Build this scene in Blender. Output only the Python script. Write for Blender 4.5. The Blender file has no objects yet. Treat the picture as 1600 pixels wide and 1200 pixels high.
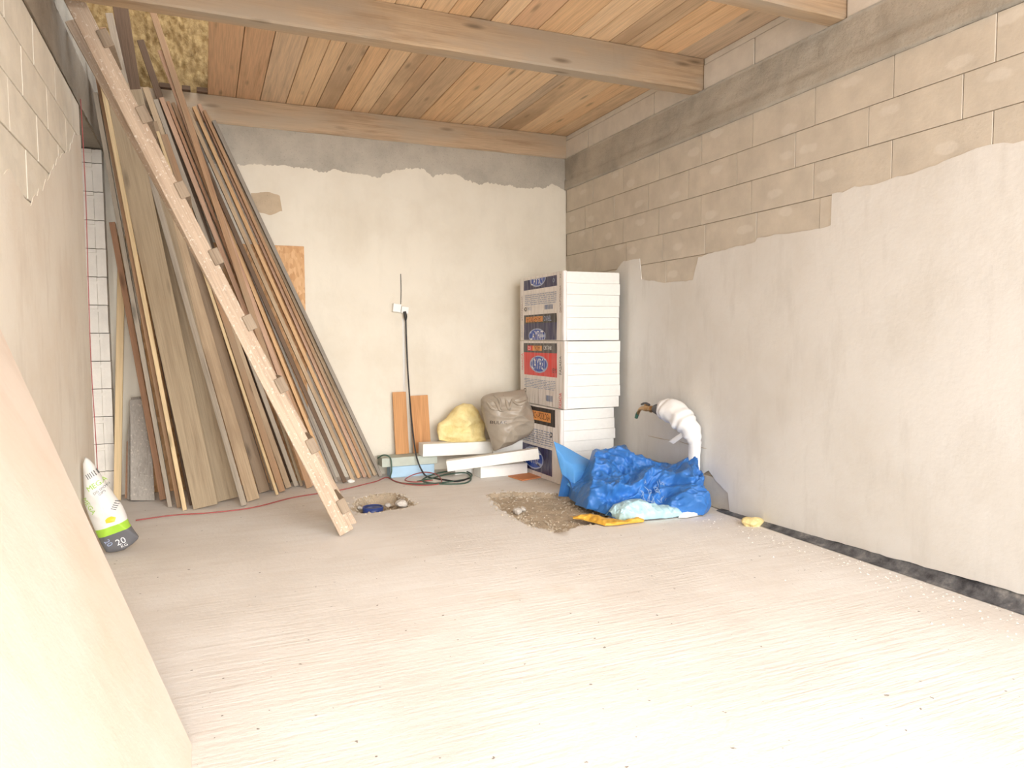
import bpy, bmesh, math, random
from mathutils import Vector, Matrix, noise
from mathutils.geometry import tessellate_polygon
random.seed(11)
S = bpy.context.scene
COL = S.collection

# ------------------------------------------------------------------ camera, world, exposure
CAM_H = 1.38
FPX = 1124.9
R_ = Vector((0.92006385, -0.39172462, -0.00585976))
U_ = Vector((0.030461, 0.05661741, 0.99793116))
F_ = Vector((0.39058244, 0.91833888, -0.06402395))
CAM = Vector((0, 0, CAM_H))
cd = bpy.data.cameras.new('camera')
cd.sensor_width = 36.0
cd.lens = 36.0 * FPX / 1600.0
cd.clip_start = 0.05
cam = bpy.data.objects.new('camera', cd)
COL.objects.link(cam)
m3 = Matrix((R_, U_, -F_)).transposed()
cam.matrix_world = Matrix.Translation(CAM) @ m3.to_4x4()
S.camera = cam

w = bpy.data.worlds.new('overcast_sky')
S.world = w
w.use_nodes = True
wn = w.node_tree
bg = wn.nodes['Background']
geo = wn.nodes.new('ShaderNodeTexCoord')
sep = wn.nodes.new('ShaderNodeSeparateXYZ')
rmp = wn.nodes.new('ShaderNodeValToRGB')
wn.links.new(geo.outputs['Generated'], sep.inputs[0])
wn.links.new(sep.outputs['Z'], rmp.inputs[0])
rmp.color_ramp.elements[0].color = (0.96, 0.97, 1.0, 1)
rmp.color_ramp.elements[1].color = (0.80, 0.90, 1.0, 1)
wn.links.new(rmp.outputs[0], bg.inputs['Color'])
bg.inputs['Strength'].default_value = 2.3

sl_ = bpy.data.lights.new('hazy_sun', 'SUN')
sl_.energy = 3.0
sl_.angle = math.radians(50)
sl_.color = (1.0, 0.985, 0.955)
so_ = bpy.data.objects.new('hazy_sun', sl_)
COL.objects.link(so_)
so_.rotation_euler = Vector((-0.07, 0.92, -0.29)).to_track_quat('-Z', 'Y').to_euler()

S.view_settings.view_transform = 'Standard'
S.view_settings.look = 'None'
S.view_settings.gamma = 1.0
S.view_settings.use_curve_mapping = False
S.view_settings.exposure = 0.80

# ------------------------------------------------------------------ helpers: geometry of the place
XL, XR, YB = -0.755, 3.74, 7.235
ZR0, ZR1, ZC = 3.01, 3.35, 3.6
Y_END_R, Y_END_L, Y_END_C = -0.7, -0.7, -0.7

def ray(px, py):
    return F_ * FPX + R_ * (px - 800) - U_ * (py - 600)
def on_z(px, py, z=0.0):
    d = ray(px, py); return CAM + d * ((z - CAM_H) / d.z)
def on_x(px, py, x):
    d = ray(px, py); return CAM + d * (x / d.x)
def on_y(px, py, y):
    d = ray(px, py); return CAM + d * (y / d.y)

# ------------------------------------------------------------------ helpers: materials
def srgb(r, g, b):
    f = lambda c: (c / 255 / 12.92) if c / 255 <= 0.04045 else ((c / 255 + 0.055) / 1.055) ** 2.4
    return (f(r), f(g), f(b), 1)

class NT:
    def __init__(self, name):
        self.m = bpy.data.materials.new(name)
        self.m.use_nodes = True
        self.t = self.m.node_tree
        self.b = self.t.nodes['Principled BSDF']
    def n(self, typ, **kw):
        x = self.t.nodes.new(typ)
        for k, v in kw.items():
            if k.startswith('i_'):
                x.inputs[k[2:].replace('_', ' ')].default_value = v
            else:
                setattr(x, k, v)
        return x
    def l(self, a, b): self.t.links.new(a, b)
    def coord(self, scale, rnd=True):
        tc = self.n('ShaderNodeTexCoord')
        mp = self.n('ShaderNodeMapping')
        mp.inputs['Scale'].default_value = scale
        if rnd:
            oi = self.n('ShaderNodeObjectInfo')
            ml = self.n('ShaderNodeMath', operation='MULTIPLY'); ml.inputs[1].default_value = 37.0
            self.l(oi.outputs['Random'], ml.inputs[0])
            cb = self.n('ShaderNodeCombineXYZ')
            for i in range(3): self.l(ml.outputs[0], cb.inputs[i])
            self.l(cb.outputs[0], mp.inputs['Location'])
        self.l(tc.outputs['Object'], mp.inputs['Vector'])
        return mp.outputs[0]
    def noise(self, vec, scale, detail=4, rough=0.55):
        x = self.n('ShaderNodeTexNoise'); x.inputs['Scale'].default_value = scale
        x.inputs['Detail'].default_value = detail; x.inputs['Roughness'].default_value = rough
        self.l(vec, x.inputs['Vector']); return x.outputs['Fac']
    def ramp(self, fac, stops):
        r = self.n('ShaderNodeValToRGB')
        e = r.color_ramp.elements
        while len(e) < len(stops): e.new(0.5)
        for k, (p, c) in enumerate(stops):
            e[k].position = p; e[k].color = c if len(c) == 4 else (*c, 1)
        self.l(fac, r.inputs[0]); return r.outputs[0]
    def mix(self, fac, a, b, mode='MIX'):
        x = self.n('ShaderNodeMix', data_type='RGBA', blend_type=mode)
        for v, k in ((fac, 0), (a, 6), (b, 7)):
            if isinstance(v, (int, float)): x.inputs[k].default_value = v
            elif isinstance(v, tuple): x.inputs[k].default_value = v
            else: self.l(v, x.inputs[k])
        return x.outputs[2]
    def bump(self, h, strength, dist=0.01):
        b = self.n('ShaderNodeBump'); b.inputs['Strength'].default_value = strength
        b.inputs['Distance'].default_value = dist
        self.l(h, b.inputs['Height']); self.l(b.outputs[0], self.b.inputs['Normal'])
    def color(self, c):
        if isinstance(c, tuple): self.b.inputs['Base Color'].default_value = c
        else: self.l(c, self.b.inputs['Base Color'])
    def rough(self, r): self.b.inputs['Roughness'].default_value = r

BLK = (0, 0, 0, 1); WHT = (1, 1, 1, 1)

def plain(name, c, rough=0.6, var=0.12, scale=6, bump=0.0, bscale=60, metal=0.0, spec=None, crease=0.0, cscale=(6, 6, 6)):
    t = NT(name)
    v = t.coord((1, 1, 1))
    n = t.noise(v, scale, 5)
    dk = tuple(x * (1 - var) for x in c[:3]) + (1,)
    lt = tuple(min(1, x * (1 + var * 0.6)) for x in c[:3]) + (1,)
    t.color(t.ramp(n, [(0.3, dk), (0.7, lt)]))
    t.rough(rough); t.b.inputs['Metallic'].default_value = metal
    if spec is not None: t.b.inputs['Specular IOR Level'].default_value = spec
    if crease:
        vc = t.coord(cscale)
        x = t.n('ShaderNodeTexNoise', noise_type='RIDGED_MULTIFRACTAL'); x.inputs['Scale'].default_value = 1.0
        x.inputs['Detail'].default_value = 3; t.l(vc, x.inputs['Vector'])
        g = t.n('ShaderNodeMath', operation='MULTIPLY_ADD'); t.l(t.noise(v, bscale, 3), g.inputs[0]); g.inputs[1].default_value = bump; t.l(x.outputs['Fac'], g.inputs[2])
        t.bump(g.outputs[0], crease, 0.012)
    elif bump: t.bump(t.noise(v, bscale, 4), bump, 0.01)
    return t.m

def wood(name, c, dark, knots=0.6, grey=None, rough=0.75, speck=0.0):
    t = NT(name)
    v = t.coord((0.9, 11, 11))
    n1 = t.noise(v, 1.4, 5, 0.6)
    v2 = t.coord((1.5, 60, 60))
    n2 = t.noise(v2, 2.0, 3)
    lt = tuple(min(1, x * 1.12) for x in c[:3]) + (1,)
    col = t.ramp(n1, [(0.28, dark), (0.5, c), (0.72, lt)])
    col = t.mix(0.45, col, t.ramp(n2, [(0.35, tuple(x * 0.72 for x in c[:3]) + (1,)), (0.62, lt)]))
    if grey:
        v3 = t.coord((0.6, 2.2, 2.2))
        col = t.mix(t.ramp(t.noise(v3, 1.6, 4), [(0.45, BLK), (0.65, WHT)]), col, grey)
    vk = t.coord((1.7, 7.5, 7.5))
    vo = t.n('ShaderNodeTexVoronoi'); vo.inputs['Scale'].default_value = 1.0
    t.l(vk, vo.inputs['Vector'])
    col = t.mix(t.ramp(vo.outputs['Distance'], [(0.05, (knots, knots, knots, 1)), (0.17, BLK)]), col, tuple(x * 0.28 for x in c[:3]) + (1,))
    if speck:
        vs = t.coord((1, 1, 1))
        col = t.mix(t.ramp(t.noise(vs, 55, 3), [(0.6, BLK), (0.68, (speck, speck, speck, 1))]), col, srgb(225, 215, 200))
    t.color(col); t.rough(rough)
    t.b.inputs['Specular IOR Level'].default_value = 0.25
    t.bump(n2, 0.35, 0.004)
    return t.m

# ------------------------------------------------------------------ helpers: objects
OFF = {}
def link(name, me, mat=None, parent=None, M=None):
    o = bpy.data.objects.new(name, me)
    COL.objects.link(o)
    if mat is not None and me is not None and len(me.materials) == 0:
        me.materials.append(mat)
    M = M or Matrix.Identity(4)
    if parent is not None:
        o.parent = parent
        M = OFF[parent.name].inverted() @ M
        OFF[o.name] = OFF[parent.name] @ M
    else:
        OFF[o.name] = M
    o.matrix_basis = M
    return o

def tag(o, label=None, cat=None, group=None, kind=None):
    if label: o['label'] = label
    if cat: o['category'] = cat
    if group: o['group'] = group
    if kind: o['kind'] = kind
    return o

def empty(name, loc, label, cat, group=None):
    o = link(name, None, M=Matrix.Translation(Vector(loc)))
    o.empty_display_size = 0.1
    return tag(o, label, cat, group)

def mesh(name, verts, faces, smooth=False, mats=None, mi=None):
    me = bpy.data.meshes.new(name)
    me.from_pydata([tuple(v) for v in verts], [], faces)
    if mats:
        for m in mats: me.materials.append(m)
    if mi: me.polygons.foreach_set('material_index', mi)
    if smooth: me.polygons.foreach_set('use_smooth', [True] * len(me.polygons))
    me.update()
    return me

def box_me(name, lx, ly, lz, bev=0.0, centre=(0, 0, 0), segs=1):
    bm = bmesh.new()
    bmesh.ops.create_cube(bm, size=1.0)
    for v in bm.verts:
        v.co = Vector((v.co.x * lx + centre[0], v.co.y * ly + centre[1], v.co.z * lz + centre[2]))
    if bev > 0:
        bmesh.ops.bevel(bm, geom=list(bm.edges), offset=bev, segments=segs, affect='EDGES', profile=0.6)
    me = bpy.data.meshes.new(name)
    bm.to_mesh(me); bm.free()
    return me

def span_box(name, a, b, mat, parent=None, bev=0.0):
    a, b = Vector(a), Vector(b)
    s = b - a; c = (a + b) / 2
    me = box_me(name, abs(s.x), abs(s.y), abs(s.z), bev)
    return link(name, me, mat, parent, Matrix.Translation(c))

def frame(origin, X, Y, Z):
    M = Matrix((X, Y, Z)).transposed().to_4x4()
    M.translation = origin
    return M

def tube_me(name, pts, rad, n=8, smooth_pts=4, closed_ends=True, wob=None):
    P = [Vector(p) for p in pts]
    rr = rad if isinstance(rad, (list, tuple)) else [rad] * len(P)
    Q, RR = [], []
    for i in range(len(P) - 1):
        p0 = P[max(i - 1, 0)]; p1 = P[i]; p2 = P[i + 1]; p3 = P[min(i + 2, len(P) - 1)]
        for k in range(smooth_pts):
            t = k / smooth_pts
            Q.append(0.5 * ((2 * p1) + (-p0 + p2) * t + (2 * p0 - 5 * p1 + 4 * p2 - p3) * t * t + (-p0 + 3 * p1 - 3 * p2 + p3) * t ** 3))
            RR.append(rr[i] * (1 - t) + rr[i + 1] * t)
    Q.append(P[-1]); RR.append(rr[-1])
    vs, fs = [], []
    ref = Vector((0.31, 0.17, 0.93)).normalized()
    for i, q in enumerate(Q):
        d = (Q[min(i + 1, len(Q) - 1)] - Q[max(i - 1, 0)])
        d = d.normalized() if d.length > 1e-9 else Vector((0, 0, 1))
        a = ref - d * ref.dot(d)
        if a.length < 1e-3: a = Vector((1, 0, 0)) - d * d.x
        a.normalize(); ref = a; b = d.cross(a)
        for k in range(n):
            th = 2 * math.pi * k / n
            r = RR[i] * (wob(i / len(Q), th) if wob else 1)
            vs.append(q + (a * math.cos(th) + b * math.sin(th)) * r)
    for i in range(len(Q) - 1):
        for k in range(n):
            fs.append((i * n + k, i * n + (k + 1) % n, (i + 1) * n + (k + 1) % n, (i + 1) * n + k))
    if closed_ends:
        fs.append(tuple(range(n - 1, -1, -1))); fs.append(tuple(range((len(Q) - 1) * n, len(Q) * n)))
    return mesh(name, vs, fs, True)

def resample(pts, n):
    P = [Vector(p) for p in pts]
    L = [0.0]
    for a, b in zip(P, P[1:]): L.append(L[-1] + (b - a).length)
    out = []; j = 0
    for i in range(n):
        s = L[-1] * i / (n - 1)
        while j < len(L) - 2 and L[j + 1] < s: j += 1
        t = (s - L[j]) / max(1e-9, L[j + 1] - L[j])
        out.append(P[j].lerp(P[j + 1], min(1, max(0, t))))
    return out

def ridge(p, f):
    return 1 - 2 * abs(noise.noise(p * f))

def pillow_me(name, outline, depth, n_th=64, n_r=14, back=None, wr=0.01, wf=9.0, ridge_amt=0.0, rf=6.0, axis=Vector((0, -1, 0)), prof=0.5, face_mat=None, mats=None, seed=0.0):
    """closed lumpy body whose outline is a loop of points in space; bulges by depth on both sides"""
    O = resample(list(outline) + [outline[0]], n_th + 1)[:-1]
    c = sum(O, Vector()) / len(O)
    back = depth if back is None else back
    vs, fs = [], []
    def pt(i, r, side):
        p = c.lerp(O[i], r)
        h = max(0.0, 1 - r ** 2.4) ** prof
        q = p + axis * (h * (depth if side > 0 else -back))
        s = Vector((seed, seed * 1.7, 0))
        d = wr * noise.noise(q * wf + s) + ridge_amt * (ridge(q + s, rf) - 0.4) * (0.4 + 0.6 * h)
        if ridge_amt: d += ridge_amt * .35 * ridge(Vector((q.x * .35, q.y, q.z)) + s, rf * 3.1) * h
        return q + axis * (d if side > 0 else -d) * (0.25 + h) + (q - c) * (d * 0.6)
    vs.append(pt(0, 0.0, 1))
    for k in range(1, n_r + 1):
        r = math.sin(math.pi / 2 * k / n_r) if k < n_r else 1.0
        for i in range(n_th): vs.append(pt(i, r, 1))
    for i in range(n_th): fs.append((0, 1 + (i + 1) % n_th, 1 + i))
    for k in range(n_r - 1):
        for i in range(n_th):
            a = 1 + k * n_th; b = a + n_th
            fs.append((a + i, a + (i + 1) % n_th, b + (i + 1) % n_th, b + i))
    rim = 1 + (n_r - 1) * n_th
    prev = rim
    for k in range(n_r - 1, 0, -2):
        r = math.sin(math.pi / 2 * k / n_r)
        cur = len(vs)
        for i in range(n_th): vs.append(pt(i, r, -1))
        for i in range(n_th): fs.append((prev + i, prev + (i + 1) % n_th, cur + (i + 1) % n_th, cur + i))
        prev = cur
    e = len(vs); vs.append(pt(0, 0.0, -1))
    for i in range(n_th): fs.append((prev + i, prev + (i + 1) % n_th, e))
    mi = None
    if face_mat:
        mi = [face_mat(sum((vs[j] for j in f), Vector()) / len(f)) for f in fs]
    me = mesh(name, vs, fs, True, mats, mi)
    bm = bmesh.new(); bm.from_mesh(me); bmesh.ops.recalc_face_normals(bm, faces=bm.faces); bm.to_mesh(me); bm.free()
    return me

def drape_me(name, top, bot, bulge, n=70, m=36, amp=0.03, f=5.0, fine=0.006, seed=0.0, back=0.12, fold_dir=1.0, zmin=0.004):
    """crumpled cloth: front sheet from a floor line up to a ridge line, then down the back to the floor"""
    T = resample(top, n); B = resample(bot, n)
    vs, fs = [], []
    rows = m + 6
    for j in range(rows):
        for i in range(n):
            if j < m:
                t = j / (m - 1)
                p = B[i].lerp(T[i], t)
                nrm = (Vector((-0.25, -0.85, 0.35))).normalized()
                env = math.sin(math.pi * min(1, max(0, t))) ** 0.7
                p = p + nrm * bulge * env
                q = Vector((p.x + seed, p.y * 0.8 + seed, p.z * 1.3))
                wq = q + 0.12 * Vector((noise.noise(q * 3), noise.noise(q * 3 + Vector((5, 0, 0))), noise.noise(q * 3 + Vector((0, 9, 0)))))
                d = amp * ridge(wq, f) + 0.55 * amp * ridge(wq + Vector((3, 1, 7)), f * 2.1) + 0.28 * amp * ridge(wq + Vector((9, 4, 1)), f * 4.4) + fine * ridge(wq, f * 9)
                edge = min(1.0, 4 * t + 0.15, 4 * (1 - t) + 0.35) * min(1.0, 6 * i / n + .25, 6 * (n - 1 - i) / n + .25)
                p = p + nrm * d * edge + Vector((0, 0, d * 0.35 * edge))
            else:
                k = (j - m + 1) / 6
                p = T[i].lerp(Vector((T[i].x, T[i].y + back, zmin)), k)
                last = vs[(m - 1) * n + i]
                p = p + (last - T[i]) * (1 - k)
            if p.x > XR - .015: p.x = XR - .015
            if p.z < zmin: p.z = zmin + 0.002 * noise.noise(p * 20)
            vs.append(p)
    for j in range(rows - 1):
        for i in range(n - 1):
            a = j * n + i
            fs.append((a, a + 1, a + n + 1, a + n))
    return mesh(name, vs, fs, True)

def sheet_poly_me(name, loop, X, Y, thick):
    """flat slab from a 2-D loop (u along X, v along Y), front face at +normal*thick"""
    N = X.cross(Y)
    tri = tessellate_polygon([[Vector((u, v, 0)) for u, v in loop]])
    k = len(loop)
    vs = [X * u + Y * v for u, v in loop] + [X * u + Y * v + N * thick for u, v in loop]
    fs = []
    for t in tri:
        a, b, c = [Vector((*loop[i], 0)) for i in t]
        if (b - a).cross(c - a).z < 0: t = (t[0], t[2], t[1])
        fs.append((t[0] + k, t[1] + k, t[2] + k))
    area = sum(loop[i][0] * loop[(i + 1) % k][1] - loop[(i + 1) % k][0] * loop[i][1] for i in range(k))
    for i in range(k):
        j = (i + 1) % k
        fs.append((i, j, j + k, i + k) if area > 0 else (j, i, i + k, j + k))
    return mesh(name, vs, fs)

def ragged(pts, step=0.035, amp=0.012, seed=0.0):
    out = []
    for (a, b) in zip(pts, pts[1:]):
        L = math.hypot(b[0] - a[0], b[1] - a[1]); n = max(1, int(L / step))
        for k in range(n):
            t = k / n
            u = a[0] + (b[0] - a[0]) * t; v = a[1] + (b[1] - a[1]) * t
            d = amp * (noise.noise(Vector((u * 9 + seed, v * 9, 0))) + 0.7 * noise.noise(Vector((u * 37 + seed, v * 37, 3))) + .5 * noise.noise(Vector((u * 90 + seed, v * 90, 5)))) if k else 0
            out.append((u, v + d))
    out.append(pts[-1])
    return out

def text_me(s, size, align='CENTER'):
    c = bpy.data.curves.new('print', 'FONT')
    c.body = s; c.size = size; c.align_x = align; c.align_y = 'CENTER'; c.resolution_u = 2
    o = bpy.data.objects.new('print', c)
    COL.objects.link(o)
    dg = bpy.context.evaluated_depsgraph_get()
    me = bpy.data.meshes.new_from_object(o.evaluated_get(dg))
    me.materials.clear()
    bpy.data.objects.remove(o); bpy.data.curves.remove(c)
    return me

# ------------------------------------------------------------------ materials
def concrete(name, c, var=0.25, scale=2.5, bump=0.35, rnd=False):
    t = NT(name)
    v = t.coord((1, 1, 1), rnd)
    n = t.noise(v, scale, 7, 0.65)
    dk = tuple(x * (1 - var) for x in c[:3]) + (1,); lt = tuple(min(1, x * (1 + var * .5)) for x in c[:3]) + (1,)
    col = t.ramp(n, [(0.3, dk), (0.55, c), (0.75, lt)])
    sp = t.noise(v, 90, 2)
    col = t.mix(t.ramp(sp, [(0.30, (0.5, .5, .5, 1)), (0.36, BLK)]), col, tuple(x * .55 for x in c[:3]) + (1,))
    t.color(col); t.rough(0.9); t.b.inputs['Specular IOR Level'].default_value = 0.15
    t.bump(t.noise(v, 35, 6, 0.7), bump, 0.012)
    return t.m

def floor_mat():
    t = NT('screed_floor')
    v = t.coord((1, 1, 1), False)
    n = t.noise(v, 1.1, 7, 0.6)
    col = t.ramp(n, [(0.3, srgb(218, 211, 203)), (0.5, srgb(229, 223, 216)), (0.72, srgb(237, 233, 228))])
    vs = t.coord((0.8, 6, 1), False)
    st = t.noise(vs, 2.2, 5, 0.6)
    col = t.mix(t.ramp(st, [(0.35, (0.22, .22, .22, 1)), (0.55, BLK)]), col, srgb(212, 201, 189))
    nb = t.noise(v, 0.9, 4, .6)
    col = t.mix(t.ramp(nb, [(0.62, BLK), (0.75, (0.45, .45, .45, 1))]), col, srgb(218, 200, 178))
    sp = t.noise(v, 26, 2, .5)
    col = t.mix(t.ramp(sp, [(0.245, (0.8, .8, .8, 1)), (0.27, BLK)]), col, srgb(120, 108, 96))
    t.color(col); t.rough(0.85); t.b.inputs['Specular IOR Level'].default_value = 0.2
    vr = t.coord((1.6, 19, 1), False)
    r1 = t.noise(vr, 2.0, 4, .6)
    mask = t.ramp(t.noise(v, 0.8, 3), [(0.35, (0.25, .25, .25, 1)), (0.6, WHT)])
    a = t.n('ShaderNodeMath', operation='MULTIPLY'); t.l(r1, a.inputs[0]); t.l(mask, a.inputs[1])
    g = t.noise(v, 38, 5, .65)
    b = t.n('ShaderNodeMath', operation='MULTIPLY_ADD'); t.l(g, b.inputs[0]); b.inputs[1].default_value = 0.42; t.l(a.outputs[0], b.inputs[2])
    t.bump(b.outputs[0], 0.34, 0.018)
    return t.m

def plaster_mat(name, c, warm, stain=0.5):
    t = NT(name)
    v = t.coord((1, 1, 1), False)
    n = t.noise(v, 1.3, 6, .6)
    col = t.ramp(n, [(0.3, warm), (0.55, c), (0.8, tuple(min(1, x * 1.05) for x in c[:3]) + (1,))])
    vs = t.coord((1, 1.4, 0.35), False)
    s = t.noise(vs, 4.0, 5, .65)
    col = t.mix(t.ramp(s, [(0.52, BLK), (0.68, (stain, stain, stain, 1))]), col, tuple(x * .86 for x in warm[:3]) + (1,))
    t.color(col); t.rough(0.85); t.b.inputs['Specular IOR Level'].default_value = 0.2
    t.bump(t.noise(v, 9, 7, .68), 0.30, 0.012)
    return t.m

def block_mat(name, c, patch, amt):
    t = NT(name)
    v = t.coord((1, 1, 1))
    n = t.noise(v, 5, 5, .6)
    col = t.ramp(n, [(0.3, tuple(x * .88 for x in c[:3]) + (1,)), (0.7, tuple(min(1, x * 1.06) for x in c[:3]) + (1,))])
    # one pale rubbed patch per block, at a place of its own
    tc = t.n('ShaderNodeTexCoord'); oi = t.n('ShaderNodeObjectInfo')
    sx = t.n('ShaderNodeSeparateXYZ'); t.l(tc.outputs['Object'], sx.inputs[0])
    def axis(out, k, span, div):
        m = t.n('ShaderNodeMath', operation='MULTIPLY'); t.l(oi.outputs['Random'], m.inputs[0]); m.inputs[1].default_value = k
        f = t.n('ShaderNodeMath', operation='FRACT'); t.l(m.outputs[0], f.inputs[0])
        a = t.n('ShaderNodeMath', operation='MULTIPLY_ADD'); t.l(f.outputs[0], a.inputs[0]); a.inputs[1].default_value = span; a.inputs[2].default_value = -span / 2
        s = t.n('ShaderNodeMath', operation='SUBTRACT'); t.l(out, s.inputs[0]); t.l(a.outputs[0], s.inputs[1])
        d = t.n('ShaderNodeMath', operation='DIVIDE'); t.l(s.outputs[0], d.inputs[0]); d.inputs[1].default_value = div
        q = t.n('ShaderNodeMath', operation='POWER'); t.l(d.outputs[0], q.inputs[0]); q.inputs[1].default_value = 2
        return q.outputs[0]
    # power needs positive input: use multiply of itself instead
    def axis2(out, k, span, div):
        m = t.n('ShaderNodeMath', operation='MULTIPLY'); t.l(oi.outputs['Random'], m.inputs[0]); m.inputs[1].default_value = k
        f = t.n('ShaderNodeMath', operation='FRACT'); t.l(m.outputs[0], f.inputs[0])
        a = t.n('ShaderNodeMath', operation='MULTIPLY_ADD'); t.l(f.outputs[0], a.inputs[0]); a.inputs[1].default_value = span; a.inputs[2].default_value = -span / 2
        s = t.n('ShaderNodeMath', operation='SUBTRACT'); t.l(out, s.inputs[0]); t.l(a.outputs[0], s.inputs[1])
        d = t.n('ShaderNodeMath', operation='DIVIDE'); t.l(s.outputs[0], d.inputs[0]); d.inputs[1].default_value = div
        q = t.n('ShaderNodeMath', operation='MULTIPLY'); t.l(d.outputs[0], q.inputs[0]); t.l(d.outputs[0], q.inputs[1])
        return q.outputs[0]
    ad = t.n('ShaderNodeMath', operation='ADD')
    t.l(axis2(sx.outputs['Y'], 53.0, 0.44, 0.13), ad.inputs[0]); t.l(axis2(sx.outputs['Z'], 91.0, 0.20, 0.055), ad.inputs[1])
    nn = t.n('ShaderNodeMath', operation='MULTIPLY_ADD'); t.l(t.noise(v, 9, 4), nn.inputs[0]); nn.inputs[1].default_value = 1.1; t.l(ad.outputs[0], nn.inputs[2])
    col = t.mix(t.ramp(nn.outputs[0], [(0.75, (amt, amt, amt, 1)), (1.25, BLK)]), col, patch)
    t.color(col); t.rough(.9); t.b.inputs['Specular IOR Level'].default_value = 0.15
    t.bump(t.noise(v, 14, 7, .7), 0.3, 0.01)
    return t.m

M = {}
M['floor'] = floor_mat()
M['pit'] = concrete('broken_screed', srgb(196, 178, 154), 0.25, 9, 1.0)
M['plaster_r'] = plaster_mat('skim_plaster_right', srgb(228, 225, 219), srgb(219, 214, 205), 0.35)
M['plaster_b'] = plaster_mat('skim_plaster_back', srgb(230, 222, 206), srgb(220, 210, 192), 0.2)
M['plaster_l'] = plaster_mat('skim_plaster_left', srgb(234, 226, 212), srgb(224, 211, 193), 0.4)
M['block_tan'] = block_mat('tan_aerated_block', srgb(212, 202, 186), srgb(230, 223, 211), 0.4)
M['block_cream'] = block_mat('cream_aerated_block', srgb(234, 226, 210), srgb(240, 234, 220), 0.4)
M['block_white'] = block_mat('white_aerated_block', srgb(226, 219, 208), srgb(234, 228, 218), 0.4)
M['mortar'] = concrete('mortar_core', srgb(196, 176, 150), .2, 4, .3)
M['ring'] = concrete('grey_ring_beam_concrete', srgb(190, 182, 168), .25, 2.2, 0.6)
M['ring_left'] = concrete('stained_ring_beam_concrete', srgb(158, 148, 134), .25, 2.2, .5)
M['concrete_dark'] = concrete('lintel_concrete', srgb(172, 164, 152), .25, 2.2, .4)  # mid-grey concrete, used on the lintel
M['beam'] = wood('grey_brown_beam_wood', srgb(190, 164, 134), srgb(150, 122, 94), 0.75, srgb(176, 160, 140))
M['beam_old'] = wood('old_grey_beam_wood', srgb(200, 174, 144), srgb(150, 122, 96), 0.5, srgb(190, 174, 152))
WOODS = {
 'orange': (srgb(224, 182, 136), srgb(200, 150, 102)), 'light': (srgb(232, 202, 164), srgb(210, 172, 130)),
 'red': (srgb(200, 156, 124), srgb(168, 120, 90)), 'pale': (srgb(212, 192, 168), srgb(184, 162, 138)),
 'brown': (srgb(186, 148, 114), srgb(146, 108, 80)), 'greybrown': (srgb(170, 148, 124), srgb(136, 112, 90)),
 'grey': (srgb(186, 172, 154), srgb(150, 136, 118)), 'bluegrey': (srgb(164, 154, 142), srgb(130, 120, 108)),
 'dark': (srgb(120, 98, 80), srgb(84, 66, 52)), 'tan': (srgb(206, 180, 148), srgb(172, 142, 110)),
 'cream': (srgb(232, 204, 160), srgb(204, 170, 122)), 'pink': (srgb(212, 174, 146), srgb(176, 134, 106)),
 'dun': (srgb(180, 160, 132), srgb(148, 126, 100)),
}
for k, (a, b) in WOODS.items():
    d_ = lambda c: tuple(x * .84 for x in c[:3]) + (1,)
    M['w_' + k] = wood(k + '_board_wood', d_(a), d_(b), 0.65, srgb(160, 136, 110) if k in ('brown', 'greybrown', 'tan') else None)
for k, (a, b) in list(WOODS.items()):
    f_ = lambda c, g=(srgb(246, 210, 168)), t_=.5: tuple(c[i] * (1 - t_) + g[i] * t_ for i in range(3)) + (1,)
    M['c_' + k] = wood(k + '_ceiling_board_wood', f_(a), f_(b, srgb(214, 180, 140), .38), 0.55, srgb(190, 160, 128) if k in ('brown', 'greybrown', 'tan') else None)
M['ladder'] = wood('plaster_splashed_ladder_wood', srgb(192, 170, 148), srgb(158, 130, 106), 0.6, None, 0.8, 0.6)
M['rung'] = wood('grey_rung_wood', srgb(160, 142, 122), srgb(120, 102, 84), .2)
M['greyboard'] = wood('dusty_grey_board_wood', srgb(176, 168, 158), srgb(140, 130, 120), .5, None, .85, .5)
M['laminate'] = wood('oak_laminate', srgb(204, 152, 104), srgb(170, 116, 74), .15)
M['laminate_o'] = wood('orange_laminate', srgb(222, 150, 104), srgb(200, 122, 78), .1)

def osb_mat():
    t = NT('osb_strand_board')
    v = t.coord((1, 1, 1)); vo = t.n('ShaderNodeTexVoronoi'); vo.inputs['Scale'].default_value = 48
    mp = t.coord((1.0, 1, 0.45)); t.l(mp, vo.inputs['Vector'])
    sp = t.n('ShaderNodeSeparateColor'); t.l(vo.outputs['Color'], sp.inputs[0])
    t.color(t.ramp(sp.outputs[0], [(0.0, srgb(196, 148, 100)), (0.5, srgb(210, 164, 116)), (1.0, srgb(222, 180, 134))]))
    t.rough(.7); return t.m
M['osb'] = osb_mat()

def foam_mat(name, c, c2):
    t = NT(name); v = t.coord((1, 1, 1))
    t.color(t.ramp(t.noise(v, 12, 5, .6), [(0.3, c2), (0.65, c)])); t.rough(.75)
    t.bump(t.noise(v, 45, 4), .5, .02); return t.m
M['pufoam'] = foam_mat('ochre_spray_foam', srgb(172, 146, 98), srgb(130, 104, 62))
M['pulump'] = foam_mat('pale_yellow_foam', srgb(248, 230, 170), srgb(228, 204, 136))
M['eps'] = plain('white_polystyrene', srgb(244, 242, 236), .6, .03, 30, .25, 160)
M['eps_blue'] = plain('pale_blue_foam', srgb(176, 206, 228), .7, .06, 8, .2, 100)
M['eps_mint'] = plain('grey_mint_foam', srgb(190, 196, 184), .7, .10, 8, .2, 100)
M['film'] = plain('milky_plastic_film', srgb(236, 229, 224), .25, .06, 5, 0)
M['navy'] = plain('navy_print', srgb(44, 38, 84), .3, .12, 6)
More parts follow.
